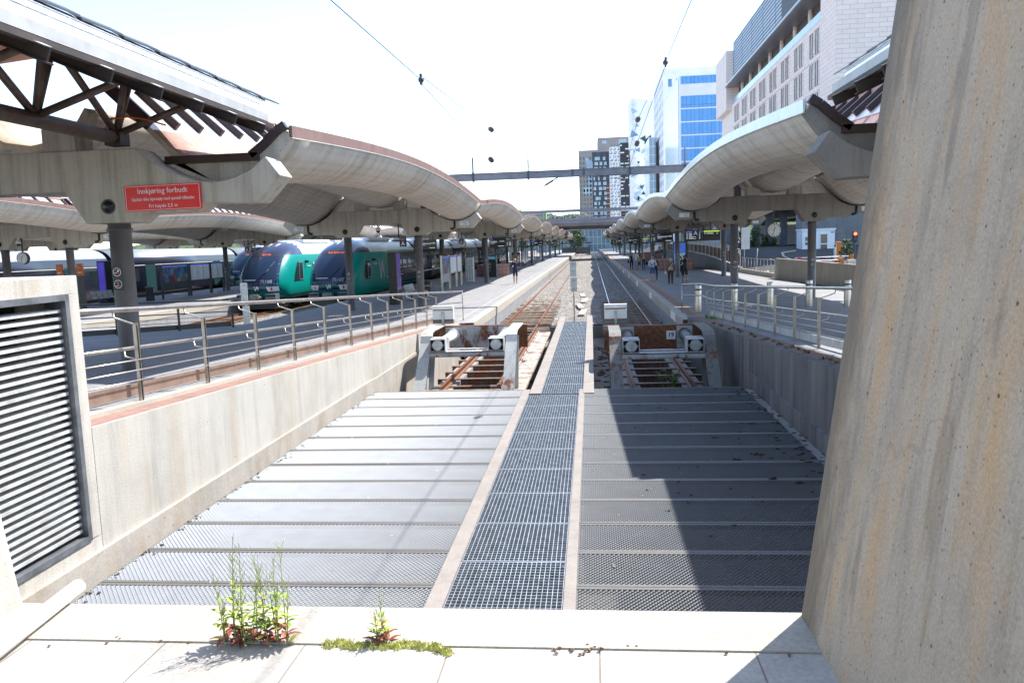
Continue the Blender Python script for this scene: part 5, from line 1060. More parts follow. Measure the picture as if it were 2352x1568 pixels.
def screen(x0,x1,y,z0,z1,band,label,n=7):
    t=thing('departure_screen',label,'screen',((x0+x1)/2,y,z0),0,'departure screens'); MB().box(x0+.4,y+.05,z1,x0+.48,y+.12,4.6).build('hanger',DARK,t,True)
    MB().box(x0-.02,y,z0-.02,x1+.02,y+.12,z1+.02).build('case',BLK,t,True); b=MB(); b.box(x0+.02,y-.005,z0+.02,x1-.02,y,z1-.02); b.use(1); b.box(x0+.03,y-.008,z1-.1,x1-.03,y-.005,z1-.03); b.use(2)
    rr=random.Random(int(x0*10))
    for i in range(n): z=z1-.17-i*.055; b.box(x0+.06,y-.008,z,x0+.14,y-.005,z+.018); b.box(x0+.2,y-.008,z,x0+.2+rr.uniform(.2,.45),y-.005,z+.018); b.box(x1-.2,y-.008,z,x1-.12,y-.005,z+.018)
    b.build('screen',[SCR,band,STXT],t,True)
screen(5.77,6.78,50,3.47,4.08,SCRB,'blue headed departure screen behind the Sektor A sign'); screen(6.84,7.84,50,3.47,4.08,SCRG,'departure screen with a yellow green header, right of the blue one',2)
screen(-7.9,-6.9,98,3.3,3.95,SCRB,'small departure screen right of the second left column row'); screen(6.8,7.7,108,3.2,3.85,SCRG,'small distant departure screen over the right platform')
# advertising totems
def totem(x,y,w,d,h,m,label,side,extra=None):
    t=thing('advertising_totem',label,'totem',(x,y,PZ)); MB().box(x-w/2,y,PZ,x+w/2,y+d,PZ+h).build('case',BLK,t,True,bevel=.01)
    b=MB()
    if side: b.box(x+w/2,y+.06,PZ+.75,x+w/2+.012,y+d-.06,PZ+h-.08)
    else: b.box(x-w/2+.06,y-.012,PZ+.55,x+w/2-.06,y,PZ+h-.08)
    b.build('poster',m,t,True); return t
PURP=plain('poster_purple',(.075,.04,.24),.25,var=.5,scale=1.6,emit=.12); POSB=plain('poster_blue',(.03,.10,.42),.25,var=.25,scale=1.2,emit=.25)
totem(-10.1,39.9,.42,1.0,2.68,PURP,'black advertising totem with a purple screen by the shaded train',True); totem(-31.0,48,.55,.9,2.7,plain('poster_violet',(.07,.05,.42),.25,var=.3,scale=1,emit=.2),'violet advertising totem at far left behind the louvred wall',False)
t=totem(7.9,73,1.15,.25,2.6,POSB,'big bright blue advertising panel behind the walking people',False); MB().box(7.45,72.98,1.5,8.35,72.986,2.35).build('poster_picture',plain('poster_picture_pale',(.35,.5,.55),.4,var=.4,scale=3,emit=.1),t,True)
def boards(x,segs,label,group,s=1):
    """glazed notice boards along y, seen from +x"""
    for i,(y0,y1,m,cols,nm) in enumerate(segs):
        t=thing('notice_board',nm,'notice board',(x,y0,PZ),0,group)
        for y in(y0,y1): MB().box(x-.06,y-.05,PZ,x+.06,y+.05,PZ+2.3).build('post',DARK if s>0 else STAIN,t,True)
        MB().box(x-.05,y0+.05,PZ+.55 if cols==1 else PZ+1.0,x+.03,y1-.05,PZ+2.25).build('frame',DARK if s>0 else GALV,t,True)
        n=cols; w=(y1-y0-.14)/n
        for k in range(n):
            b=MB(); b.box(x+.03,y0+.07+w*k+.03,PZ+1.1,x+.045,y0+.07+w*(k+1)-.03,PZ+2.2); b.use(1); b.box(x+.045,y0+.07+w*k+.03,PZ+2.12,x+.05,y0+.07+w*(k+1)-.03,PZ+2.2)
            if cols>1:
                b.use(2)
                for q in range(12): b.box(x+.045,y0+.14+w*k,PZ+1.17+q*.075,x+.049,y0+.14+w*k+w*(.25+.4*((q*7+k*3)%5)/5),PZ+1.185+q*.075)
            b.build('sheet',[m,SCRB if cols>1 else SCRB,plain('print_grey',(.35,.36,.38),.6) if 'print_grey' not in MATS else MATS['print_grey']],t,True)
POST=cells('poster_collage',[(.05,.12,.35),(.08,.25,.30),(.35,.38,.30),(.40,.06,.05),(.06,.10,.40),(.12,.22,.2)],2.2,.3,0,.01,world=False); SHEET=plain('timetable_paper',(.80,.83,.85),.4,var=.05)
boards(-28.7,[(51,54.5,POST,1,'poster board with a colourful picture on the platform beyond the trains'),(54.85,57.8,SHEET,3,'wide timetable board beside the colourful poster board'),(58.0,60.0,SHEET,2,'narrow timetable board next to the bright teal train')],'','notice boards beyond the trains')
boards(-9.6,[(50.8,53.6,POST,1,'steel poster board on the left platform nearest the bench'),(53.8,56.4,SHEET,3,'steel timetable board in the middle of the left platform row'),(56.6,58.6,SHEET,2,'steel timetable board farthest in the left platform row')],'','notice boards on the left platform',-1)
# benches
def bench(x,y,n,rz,label,group=None):
    t=thing('bench',label,'bench',(x,y,PZ),rz,group)
    for k in range(n):
        c=(k-(n-1)/2)*.56; b=MB(); pr=[(.25,.44),(.22,.46),(-.18,.43),(-.24,.46),(-.36,.86),(-.38,.88)]
        b.loft([[(c-.25,yy,zz) for yy,zz in pr]+[(c-.25,yy-.0,zz-.02) for yy,zz in reversed(pr)],[(c+.25,yy,zz) for yy,zz in pr]+[(c+.25,yy,zz-.02) for yy,zz in reversed(pr)]],True,False); b.build('seat',GALV,t)
    b=MB(); b.box(-n*.28,-.06,.33,n*.28,.02,.39); b.build('beam',DARK,t)
    for s in(-1,1):
        b=MB(); b.box(s*n*.2-.04,-.06,0,s*n*.2+.04,.02,.34); b.box(s*n*.2-.05,-.3,0,s*n*.2+.05,.28,.03); b.build('leg',DARK,t)
        b=MB(); b.tube([(s*n*.28,-.3,.62),(s*n*.28,.1,.64),(s*n*.28,.25,.5),(s*n*.28,.05,.42)],.015,6); b.build('armrest',DARK,t)
    return t
bench(-9.7,43.2,4,-PI/2,'perforated metal bench with a seated woman behind the left column'); bench(-30.0,46.8,4,-PI/2,'row of four metal seats at far left above the louvred wall'); bench(-46.6,81,4,-PI/2,'metal bench with waiting people on the farthest platform')
bench(-9.6,128,3,-PI/2,'distant metal bench between the left columns')
def bin_(x,y,label):
    t=thing('litter_bin',label,'litter bin',(x,y,PZ),0,'litter bins'); b=MB(); b.lathe([(.24,0),(.26,.05),(.24,.8),(.27,.82),(.27,.92),(.2,.94),(.2,.86),(0,.86)],0,0,16); b.build('body',DARK,t); MB().tube([(.24,-.1,.5),(.36,-.1,.5),(.36,-.1,.75),(.25,-.1,.78)],.015,6).build('handle',STAIN,t)
bin_(-9.9,47.2,'dark litter bin beside the bench on the left platform'); bin_(-28.8,49.6,'dark litter bin left of the poster board beyond the trains')
# planters, vending machine and other platform pieces
PLB=bricks('planter_tile',(.30,.15,.115),(.27,.135,.105),(.45,.33,.28),.6,.33,.015,rot=(PI/2,0,0),offset=0)
def planter(x,y,rx,ry,h,label,plants=0):
    t=thing('brick_planter',label,'planter',(x,y,PZ),0,'red tiled planters'); P=[(rx*a,ry*b) for a,b in((-1,-.5),(-.45,-1),(.45,-1),(1,-.5),(1,.5),(.45,1),(-.45,1),(-1,.5))]
    b=MB(); b.prism(P,'z',0,h); b.build('tiled_box',PLB,t); b=MB(); b.prism([(p*1.02,q*1.02) for p,q in P],'z',h,h+.05); b.build('coping',plain('coping_pink',(.36,.24,.2),.7) if 'coping_pink' not in MATS else MATS['coping_pink'],t)
planter(7.85,76.2,1.55,3.2,.98,'red tiled octagonal planter around a right platform column'); planter(-9.3,75.6,1.45,2.2,1.0,'red tiled octagonal planter behind the vending machine'); planter(8.0,108,1.3,2.0,.9,'red tiled planter farther along the right platform'); planter(-44,74,2.4,2.0,1.0,'red tiled planter on the farthest platform'); planter(8.6,128,1.3,2,.9,'most distant red tiled planter on the right platform')
t=thing('vending_machine','dark vending machine with a blue header on the left platform','vending machine',(-9.1,71.6,PZ)); MB().box(-9.62,71.6,PZ,-8.55,72.5,PZ+1.95).build('case',BLK,t,True); MB().box(-9.5,71.58,PZ+.25,-8.95,71.6,PZ+1.5).build('glass_front',TWIN,t,True); MB().box(-9.55,71.58,PZ+1.6,-8.6,71.6,PZ+1.85).build('header',plain('header_blue',(.08,.26,.38),.4,emit=.15),t,True); MB().box(-8.55,71.65,PZ+.05,-8.53,72.45,PZ+1.9).build('side_print',plain('side_print_teal',(.08,.30,.36),.4,var=.5,scale=2.5),t,True)
for k in range(3):
    b=MB()
    for i in range(5): b.box(-9.46+.1*i,71.57,PZ+.5+.3*k,-9.4+.1*i,71.58,PZ+.68+.3*k)
    b.build('bottle_row',plain('bottles_%d'%k,((.3,.08,.05),(.1,.3,.12),(.35,.3,.1))[k],.3),t,True)
t=thing('steel_cabinet','ribbed steel cabinet with a dark screen left of the vending machine','cabinet',(-10.2,63,PZ)); MB().box(-10.0,63,PZ,-9.35,63.6,PZ+1.95).build('case',GALVP,t,True,bevel=.03); MB().box(-10.5,62.9,PZ+1.35,-10.02,63.2,PZ+2.1).build('screen',plain('screen_green_black',(.01,.03,.02),.2),t,True); MB().tube([(-10.55,62.7,PZ),(-10.55,62.7,PZ+.95),(-9.9,62.7,PZ+.95),(-9.9,62.7,PZ)],.03,6).build('guard_rail',STAIN,t,True)
for k in range(3): MB().box(-9.9+.2*k,62.98,PZ+.15,-9.78+.2*k,63.0,PZ+1.8).build('rib',GALV,t,True)
t=thing('luggage_trolley','stack of luggage trolleys between the left platform columns','trolley',(-8.6,92,PZ)); 
for z in(.35,.75,1.2,1.5): MB().box(-9.1,92,PZ+z,-8.2,92.6,PZ+z+.05).build('shelf',DARK,t,True)
for x in(-9.1,-8.22): MB().box(x,92,PZ,x+.05,92.6,PZ+1.95).build('side_frame',DARK,t,True)
MB().box(-9.1,92,PZ+1.65,-8.2,92.05,PZ+1.95).build('header',BLK,t,True); MB().box(-8.95,91.95,PZ+.8,-8.35,92,PZ+1.15).build('white_panel',GALVP,t,True)
for i,(x,y0,y1) in enumerate(((-8.9,106,109),(-9.2,112,117),(-8.6,135,141))):
    t=thing('glass_shelter','dark framed glass shelter on the left platform, '+['nearest','middle','farthest'][i]+' of three','shelter',(x,y0,PZ),0,'glass shelters on the left platform')
    for y in(y0,y1): 
        for xx in(x-.9,x): MB().box(xx-.04,y-.04,PZ,xx+.04,y+.04,PZ+2.5).build('post',BLK,t,True)
    MB().box(x-.02,y0,PZ+.3,x,y1,PZ+2.3).build('pane',WINL,t,True); MB().box(x-1.1,y0-.2,PZ+2.5,x+.2,y1+.2,PZ+2.58).build('roof',DARK,t,True)
for i,(x,y,nm) in enumerate(((-28.9,41,'orange ticket offer sign on a dark stand, left of two'),(-27.05,40,'orange ticket offer sign on a dark stand, right of two'))):
    t=thing('offer_sign',nm,'sign',(x,y,PZ),0,'orange offer signs'); b=MB(); b.box(x-.17,y,2.75,x+.17,y+.1,3.38); b.use(1); b.bar((x-.1,y-.005,3.25),(x-.02,y-.005,3.17),.01,.03,(0,1,0)); b.bar((x-.02,y-.005,3.17),(x+.1,y-.005,3.15),.01,.03,(0,1,0)); b.box(x-.1,y-.004,2.9,x+.1,y,2.94); b.build('orange_panel',[plain('offer_orange',(.62,.13,.015),.4) if 'offer_orange' not in MATS else MATS['offer_orange'],TXT],t,True); MB().box(x-.16,y+.02,PZ,x+.16,y+.12,2.74).build('stand',DARK,t,True)
for i,(x,y,z,nm) in enumerate(((-9.9,36.9,4.5,'white dome camera under the second left crossbeam'),(-28.0,36.9,4.5,'white dome camera above the far left clock'),(6.0,84.9,4.0,'small white dome camera over the right platform'))):
    t=thing('dome_camera',nm,'camera',(x,y,z),0,'dome cameras'); MB().tube([(x,y,z+.1),(x,y,z+.3)],.04,8).build('stem',WHITEP,t,True); b=MB(); b.lathe([(0,z+.12),(.1,z+.11),(.13,z),(.12,z-.04)],x,y,14); b.build('hood',WHITEP,t,True); MB().ball((x,y,z-.05),.1).build('lens_dome',BLK,t,True)
t=thing('far_shelter','dark flat roofed shelter at the far end of the tracks','shelter',(-4,230,PZ)); MB().box(-9,226,3.3,0.5,236,3.6).build('roof',DARK,t,True)
for x in(-8,-4.5,-.5): MB().box(x-.1,230,-.2,x+.1,230.2,3.3).build('post',DARK,t,True)
MB().box(-8.4,232,.3,-.2,232.1,2.2).build('back_wall',GREYB,t,True)
# ------------------------------------------------------------ people
SKIN=plain('skin',(.46,.27,.19),.5,var=.05); SKIN2=plain('skin_tan',(.33,.18,.12),.5,var=.05)
def cloth(n,c): return MATS.get('cloth_'+n) or plain('cloth_'+n,c,.85,var=.12,scale=14)
HAIRS={'dark':(.03,.02,.015),'brown':(.11,.06,.03),'blond':(.42,.29,.14),'grey':(.30,.28,.26)}
def person(label,x,y,z,rz,h,top,bottom,shoes,sleeve='short',legs='short',hair=('brown',0),stride=.0,arms=((0,0),(0,0)),seat=None,lean=0,skin=None,female=False,midriff=False,head=0,group=None,sx=1.):
    """arms: per side (forward swing of the upper arm, elbow bend) in degrees; stride: metres between the feet; seat: seat height"""
    t=thing('person',label,'person',(x,y,z),rz,group); k=h/1.75
    V=[];E=[];RD=[];tags=[]
    def v(p,r,tg,par=None):
        V.append(Vector((p[0]*k*sx,-p[1]*k,p[2]*k))); RD.append((r*k,r*k)); tags.append(tg); i=len(V)-1
        if par is not None: E.append((par,i))
        return i
    hz=.92 if seat is None else seat/k+.10; L=lambda q:math.tan(R(lean))*q
    pel=v((0,0,hz),.135,'b'); wa=v((0,L(.2),hz+.18),.115 if female else .13,'m' if midriff else 't',pel); ch=v((0,L(.4),hz+.38),.145,'t',wa); cl=v((0,L(.5),hz+.50),.085,'t',ch); nk=v((0,L(.55)+.005,hz+.57),.052,'s',cl)
    hd=v((0,L(.62)+.02+head*.03,hz+.66-head*.01),.082,'s',nk); v((0,L(.70)+.03+head*.05,hz+.75-head*.02),.092,'s',hd)
    sw=.165 if female else .19
    for i,s in enumerate((-1,1)):
        up,el=arms[i]; a=R(up); b=a+R(el); sh=v((s*sw,L(.47),hz+.46),.062,'t',cl)
        e0=Vector((s*(sw+.06),L(.47)+.29*math.sin(a),hz+.46-.29*math.cos(a))); tg='t' if sleeve=='long' else 's'
        mid=v(((s*(sw+.035)),L(.47)+.16*math.sin(a),hz+.46-.16*math.cos(a)),.055,'t',sh); el_=v(e0,.042,tg,mid)
        inw=-s*.10*(el>60); w=e0+Vector((inw,.25*math.sin(b),-.25*math.cos(b))); wr=v(w,.03,tg,el_); u=Vector((inw*.5,math.sin(b),-math.cos(b))).normalized(); hnd=v(w+u*.07,.034,'s',wr)
        side=Vector((s,0,0)).cross(u); 
        for f,ln in zip((-1.5,-.5,.5,1.5),(.075,.09,.085,.065)): q=w+u*.10+side*.018*f; f1=v(q+u*ln*.4,.0105,'s',hnd); v(q+u*ln+Vector((-s*.02,0,0)),.009,'s',f1)
        th=v(w+u*.06+side*-.045+Vector((-s*.02,0,0)),.011,'s',hnd); v(w+u*.10+side*-.055+Vector((-s*.025,0,0)),.009,'s',th)
        lt='b' if legs in('long','short') else 's'; sl='b' if legs=='long' else 's'
        hip=v((s*.09,0,hz-.04),.098,'b',pel)
        if seat is None:
            f=s*stride*.5; kn=v((s*.10,f*.55+.03,.50),.064,lt,hip) if legs=='long' else None
            if kn is None: m=v((s*.10,f*.42+.02,.60),.083,'b',hip); kn=v((s*.10,f*.55+.03,.49),.058,'s',m)
            cf=v((s*.10,f*.75,.33),.058 if legs=='long' else .052,sl,kn); an=v((s*.10,f-.01,.09),.045 if legs=='long' else .036,sl,cf); hl=v((s*.10,f-.02,.04),.04,'f',an); v((s*.115,f+.14,.03),.034,'f',hl)
        else:
            kn=v((s*.10,.40,hz-.06),.062,lt if legs=='long' else 's',hip); cf=v((s*.10+(s*-.05 if legs!='long' else 0),.44,hz-.28),.05,sl,kn); an=v((s*.10,.42,.09),.037,sl,cf); hl=v((s*.10,.41,.04),.04,'f',an); v((s*.11,.56,.03),.034,'f',hl)
    me=bpy.data.meshes.new('figure'); me.from_pydata([tuple(p) for p in V],E,[]); o=bpy.data.objects.new('figure',me); COL.objects.link(o)
    sk=o.modifiers.new('s','SKIN'); sk.use_smooth_shade=True; sk.branch_smoothing=.4
    for d,r in zip(me.skin_vertices[0].data,RD): d.radius=r
    me.skin_vertices[0].data[0].use_root=True
    ss=o.modifiers.new('u','SUBSURF'); ss.levels=1
    dg=bpy.context.evaluated_depsgraph_get(); nm=bpy.data.meshes.new_from_object(o.evaluated_get(dg)); bpy.data.objects.remove(o)
    ms=[skin or SKIN,top,bottom,shoes,skin or SKIN]; nm.materials.clear()
    for m in ms: nm.materials.append(m)
    ix={'s':0,'t':1,'b':2,'f':3,'m':4}
    for p in nm.polygons:
        c=p.center; bd=1e9; bt=0
        for a,b in E:
            d=V[b]-V[a]; q=max(0,min(1,(c-V[a]).dot(d)/max(1e-9,d.length_squared))); dist=(c-(V[a]+d*q)).length-(RD[a][0]*(1-q)+RD[b][0]*q)
            if dist<bd: bd=dist; bt=ix[tags[b] if q>.42 else tags[a]]
        p.material_index=bt; p.use_smooth=True
    bo=bpy.data.objects.new('body',nm); COL.objects.link(bo); bo.parent=t
    hc=V[6]+Vector((0,0,-.055*k)); b=MB()
    fw=Vector((0,-1,0)); 
    b.ball(hc+fw*.098*k+Vector((0,0,-.01*k)),.014*k,.02*k,.022*k,6,4)
    b.build('nose',skin or SKIN,t)
    for s in(-1,1): MB().ball(hc+Vector((s*.034*k,-.088*k,.018*k)),.012*k,.008*k,.009*k,6,4).build('eye',BLK,t); MB().ball(hc+Vector((s*.093*k,.005*k,-.005*k)),.012*k,.02*k,.03*k,6,4).build('ear',skin or SKIN,t)
    MB().ball(hc+Vector((0,-.091*k,-.048*k)),.025*k,.008*k,.007*k,6,4).build('mouth',plain('lips',(.30,.10,.09),.5) if 'lips' not in MATS else MATS['lips'],t)
    hm=MATS.get('hair_'+hair[0]) or plain('hair_'+hair[0],HAIRS[hair[0]],.6,var=.2,scale=30)
    b=MB(); rings=[]
    for j in range(7):
        ph=PI*.56*j/6; rr=[]
        for i in range(14):
            a=2*PI*i/14; fr=max(0,-math.sin(a)); q=ph*(1-.42*fr); rr.append(hc+Vector((.104*k*math.sin(q)*math.cos(a),.012*k+.112*k*math.sin(q)*math.sin(a),.02*k+.112*k*math.cos(q))))
        rings.append(rr)
    b.loft(rings,True,True)
    if hair[1]: b.loft([[hc+Vector((.098*k*math.cos(PI*i/7)*(1-.15*j),(.02+.095*math.sin(PI*i/7)-.015*j)*k,-(.0+hair[1]*j/3)*k)) for i in range(8)]+[hc+Vector((.075*k*math.cos(PI*i/7),(.02+.06*math.sin(PI*i/7))*k,-(hair[1]*j/3)*k)) for i in range(7,-1,-1)] for j in range(4)],True,True)
    b.build('hair',hm,t)
    return t,V,k,hc
BLKC=cloth('black',(.015,.015,.017)); WHT=cloth('white',(.62,.62,.64)); NVY=cloth('navy',(.02,.025,.09)); DBL=cloth('dark_blue',(.05,.09,.22)); LBL=cloth('light_denim',(.25,.33,.42)); OLV=cloth('olive',(.13,.11,.055)); OLD=cloth('dark_olive',(.045,.04,.02)); LIM=cloth('lime',(.38,.48,.03)); DSH=cloth('dark_shoe',(.03,.03,.03)); WSH_=cloth('white_shoe',(.55,.55,.55)); MNT=cloth('mint',(.35,.52,.45)); JEAN=cloth('jeans',(.07,.13,.26)); PNK=cloth('pink',(.5,.12,.22)); BEI=cloth('beige',(.5,.42,.3)); PAT=cloth('patterned',(.05,.05,.055)); LAV=cloth('pale_shirt',(.52,.54,.66))
F=0 # rz 0 faces the camera (local -y)
pr=person('man in black t-shirt and black shorts looking at his phone while walking',5.85,51.3,PZ,0,1.86,BLKC,BLKC,DSH,'short','short',('dark',0),.30,((25,80),(30,115)),None,0,SKIN2,head=1)
t,V,k,hc=pr; MB().box(-.06,-.40,1.12,.02,-.39,1.25).build('phone',BLK,t); MB().ball(hc+Vector((0,-.05,-.075)),.075,.055,.05,8,5).build('beard',MATS['hair_dark'],t)
t,V,k,hc=person('woman in olive top, white cap and wide dark trousers walking on the right platform',4.9,50.5,PZ,0,1.68,OLV,OLD,WSH_,'long','long',('blond',.24),.18,((3,10),(6,12)),None,0,None,True,True)
b=MB(); b.ball(hc+Vector((0,.01,.055)),.112,.118,.075,12,6); b.box(-.07,-.19,.0,.07,-.08,.012) if 0 else 0; b.tube([hc+Vector((-.07,-.10,.045)),hc+Vector((0,-.17,.04)),hc+Vector((.07,-.10,.045))],.012,6); b.build('cap',BEI,t)
b=MB(); b.bar((.13,-.13,1.38),(-.13,-.15,.98),.03,.012,(0,1,0)); b.build('bag_strap',WHT,t); MB().ball((-.30,-.03,.78),.07,.05,.12).build('carried_bag',WHT,t)
b=MB()
for s in(-1,1): b.loft([[(s*.095+(.095-.02*j)*math.cos(a),-s*.03+(.11-.012*j)*math.sin(a),z) for a in [2*PI*i/10 for i in range(10)]] for j,z in enumerate((.86,.6,.3,.07))])
b.build('wide_trousers',OLD,t)
t,V,k,hc=person('man in pale shirt and blue shorts with sunglasses looking down',4.15,55.3,PZ,0,1.78,LAV,DBL,cloth('blue_shoe',(.04,.06,.12)),'long','short',('grey',0),.14,((20,75),(22,70)),None,0,None,head=1); MB().box(-.07,-.098,hc.z+.008,.07,-.085,hc.z+.03).build('sunglasses',BLK,t); MB().box(-.10,-.36,1.10,-.03,-.35,1.22).build('phone',BLK,t)
person('dark clothed person half hidden behind the man in the pale shirt',4.5,57.2,PZ,0,1.66,BLKC,BLKC,DSH,'long','long',('dark',.15),.1,((15,40),(20,90)),female=True)
t,V,k,hc=person('woman in black with a hand at her face and a shoulder bag',3.92,79.0,PZ,0,1.66,BLKC,BLKC,DSH,'short','long',('brown',.08),.30,((10,20),(40,125)),female=True,group='group of four on the right platform'); MB().ball((-.28,.02,.82),.11,.07,.16).build('shoulder_bag',BLKC,t)
t,V,k,hc=person('bald man in white polo shirt and light denim shorts',4.3,78.0,PZ,0,1.80,WHT,LBL,DSH,'short','short',('brown',0),.26,((40,120),(8,20)),skin=SKIN2,group='group of four on the right platform'); MB().box(-.26,-.2,1.5,-.12,-.18,1.72).build('paper',WHT,t)
person('child in lime green shirt and black shorts',4.72,80.0,PZ,0,1.34,LIM,BLKC,WSH_,'short','short',('brown',0),.12,((5,15),(8,20)),group='group of four on the right platform')
t,V,k,hc=person('woman in patterned top and dark trousers with crossed arms and a bag',5.05,78.3,PZ,0,1.66,PAT,PAT,DSH,'short','long',('blond',0),.16,((30,95),(30,95)),female=True,group='group of four on the right platform'); MB().ball((.30,-.05,.6),.13,.06,.16).build('handbag',BLKC,t); MB().box(-.10,-.155,1.05,.10,-.14,1.4).build('top_panel',cloth('pale_pink',(.5,.38,.38)),t)
person('distant person in blue by the road beyond the planters',14.1,168,PZ,0,1.75,DBL,LBL,WSH_,'long','long',('grey',0),.2)
person('woman in black seen in front of the blue advertising panel',7.6,70.6,PZ,.4,1.68,BLKC,cloth('maroon',(.09,.03,.03)),DSH,'long','long',('dark',.2),.1,((10,20),(15,60)),female=True)
person('man in navy shirt and shorts standing with his back to us on the left platform',-5.55,58.2,PZ,PI,1.84,NVY,NVY,WSH_,'short','short',('blond',0),.16,((22,100),(22,100)))
t,V,k,hc=person('seated woman with bare crossed legs on the bench behind the left column',-9.35,42.9,PZ,PI/2,1.66,BEI,cloth('cream_shorts',(.5,.46,.4)),WSH_,'short','bare',('brown',.15),0,((35,60),(35,60)),.45,female=True)
person('fair haired person in black sitting on the edge of the left planter',-9.3,73.6,PZ+.5,PI*.35,1.66,BLKC,BLKC,DSH,'long','long',('blond',.1),0,((25,60),(30,60)),.45,8,female=True)
person('seated woman in mint top and jeans on the farthest platform bench',-46.15,80.6,PZ,PI/2,1.66,MNT,JEAN,WSH_,'short','long',('brown',.18),0,((30,70),(30,60)),.45,6,female=True)
person('seated person in dark clothes turned away on the farthest platform bench',-46.3,79.6,PZ,PI*.8,1.75,cloth('dark_jacket',(.035,.035,.045)),JEAN,DSH,'long','long',('brown',.08),0,((30,60),(30,60)),.45,8)
person('standing person in beige trousers and pale top beside a dark column',-47.6,76.6,PZ,-.6,1.72,WHT,BEI,DSH,'short','long',('dark',0),.1,((60,110),(10,20)))
person('person in a pink shirt standing near the farthest planter',-41.2,74,PZ,PI*.6,1.78,PNK,JEAN,DSH,'short','long',('brown',0),.1)
person('seated person in dark blue at far left on the farthest platform',-49.0,81.5,PZ,PI/2,1.76,DBL,JEAN,DSH,'short','long',('brown',0),0,((30,70),(30,70)),.45,10)
for i,(x,y,c,nm) in enumerate(((-46.9,77.9,(.03,.25,.25),'teal suitcase standing beside the seated dark figure'),(-47.9,79.6,(.45,.55,.7),'pale blue suitcase on the farthest platform'))):
    t=thing('suitcase',nm,'suitcase',(x,y,PZ)); m=plain('suitcase_%d'%i,c,.4); MB().box(x-.28,y-.16,PZ+.06,x+.28,y+.16,PZ+.82).build('shell',m,t,True,bevel=.06); MB().tube([(x-.12,y,PZ+.8),(x-.12,y,PZ+1.02),(x+.12,y,PZ+1.02),(x+.12,y,PZ+.8)],.014,6).build('handle',BLK,t,True)
    for a in(-.2,.2): MB().ball((x+a,y,PZ+.04),.04).build('wheel',BLK,t,True)
# ------------------------------------------------------------ weeds, moss and litter
STEMG=plain('weed_stem',(.30,.36,.11),.7,var=.2); LG=plain('weed_leaf_green',(.30,.42,.06),.55,var=.25,scale=20); LY=plain('weed_leaf_yellow',(.52,.55,.08),.55,var=.2,scale=20); LR=plain('weed_leaf_red',(.32,.085,.05),.6,var=.3,scale=20); WF=plain('seed_fluff',(.72,.68,.66),.9)
def leaf(b,p,d,ln,w,droop=.3):
    p=Vector(p); d=Vector(d).normalized(); s=d.cross(Vector((0,0,1)))
    s=s.normalized() if s.length>1e-3 else Vector((1,0,0)); n=s.cross(d); q=[]
    for f,ww in((0,.05),(.3,1),(.6,.85),(1,.02)):
        c=p+d*ln*f-Vector((0,0,1))*droop*ln*f*f; q.append((c-s*w*ww*.5,c+n*.0-Vector((0,0,.12*w)),c+s*w*ww*.5))
    b.grid(q)
def willowherb(x,y,z,h,rr,parent,red):
    b=MB(); lx,ly=rr.uniform(-.022,.022),rr.uniform(-.02,.03); P=[(x+lx*(i/5)**1.5*2,y+ly*(i/5)**1.5*2,z+h*i/5) for i in range(6)]; b.tube(P,.0028,5,True,.0010); at=lambda f:Vector(P[min(4,int(f*5))]).lerp(Vector(P[min(5,int(f*5)+1)]),f*5-int(f*5))
    n=int(9+h*16); ang=rr.uniform(0,6)
    for i in range(n):
        f=.03+.60*i/n; ang+=PI*.5+rr.uniform(-.3,.3)
        b.use(3 if (f<red and rr.random()<.8) else (2 if rr.random()<.35 else 1)); ln=(.075-.055*f)*rr.uniform(.7,1.25); leaf(b,at(f),(math.cos(ang),math.sin(ang),rr.uniform(.2,1.1)),ln,ln*.33,.35)
    for i in range(int(6+h*22)):
        f=rr.uniform(.5,.99); p=at(f); a=rr.uniform(0,6.3); d=Vector((math.cos(a)*.42,math.sin(a)*.42,1)).normalized(); b.use(0); q=p+d*rr.uniform(.03,.065); b.tube([p,q],.0011,4,True,.0008)
        if rr.random()<.3: b.use(4); b.ball(q,.0035,.0035,.005,5,3)
    b.build('stem',[STEMG,LG,LY,LR,WF],parent,True,recalc=False)
rr=random.Random(12); t=thing('weed_clump','tall clump of willowherb with reddish lower leaves growing from the plaza joint','weed',(-1.5,3.1,1.955))
for i in range(17): 
    x=-1.60+.29*i/16+rr.uniform(-.012,.012); hh=[.20,.30,.36,.46,.40,.26,.22,.30,.27,.22,.33,.38,.30,.24,.36,.40,.26][i]; willowherb(x,3.10+rr.uniform(-.025,.02),1.95,hh*1.03,rr,t,.24)
t=thing('weed_seedling','small thin reddish weed standing in the moss strip','weed',(-.91,3.11,1.955))
for i in range(3): willowherb(-.93+.02*i,3.11+.006*i,1.95,[.12,.22,.15][i],rr,t,.3)
def tufts(name,pts,mats,r,n,label=None):
    b=MB()
    for x,y,z,s in pts:
        for i in range(n):
            a=rr.uniform(0,6.3); q=rr.uniform(0,1)*s*.5; hh=r*rr.uniform(.5,1.4); p=Vector((x+q*math.cos(a),y+q*math.sin(a),z)); d=Vector((rr.uniform(-.6,.6),rr.uniform(-.6,.6),1)).normalized(); w=d.cross(Vector((math.cos(a),math.sin(a),0))).normalized()*hh*.22
            b.use(rr.randrange(len(mats))); b.add([p-w,p+w,p+d*hh+w*.3,p+d*hh-w*.3],[(0,1,2,3)])
    return tag(b.build(name,mats,recalc=False),None,None,None,'stuff')
MG=plain('moss_green',(.44,.49,.12),.9,var=.3,scale=30); MY=plain('moss_yellow',(.68,.66,.25),.9,var=.3,scale=30); MB_=plain('moss_brown',(.10,.065,.03),.95,var=.3,scale=20); MD=plain('moss_dark',(.035,.03,.018),.95,var=.3,scale=20)
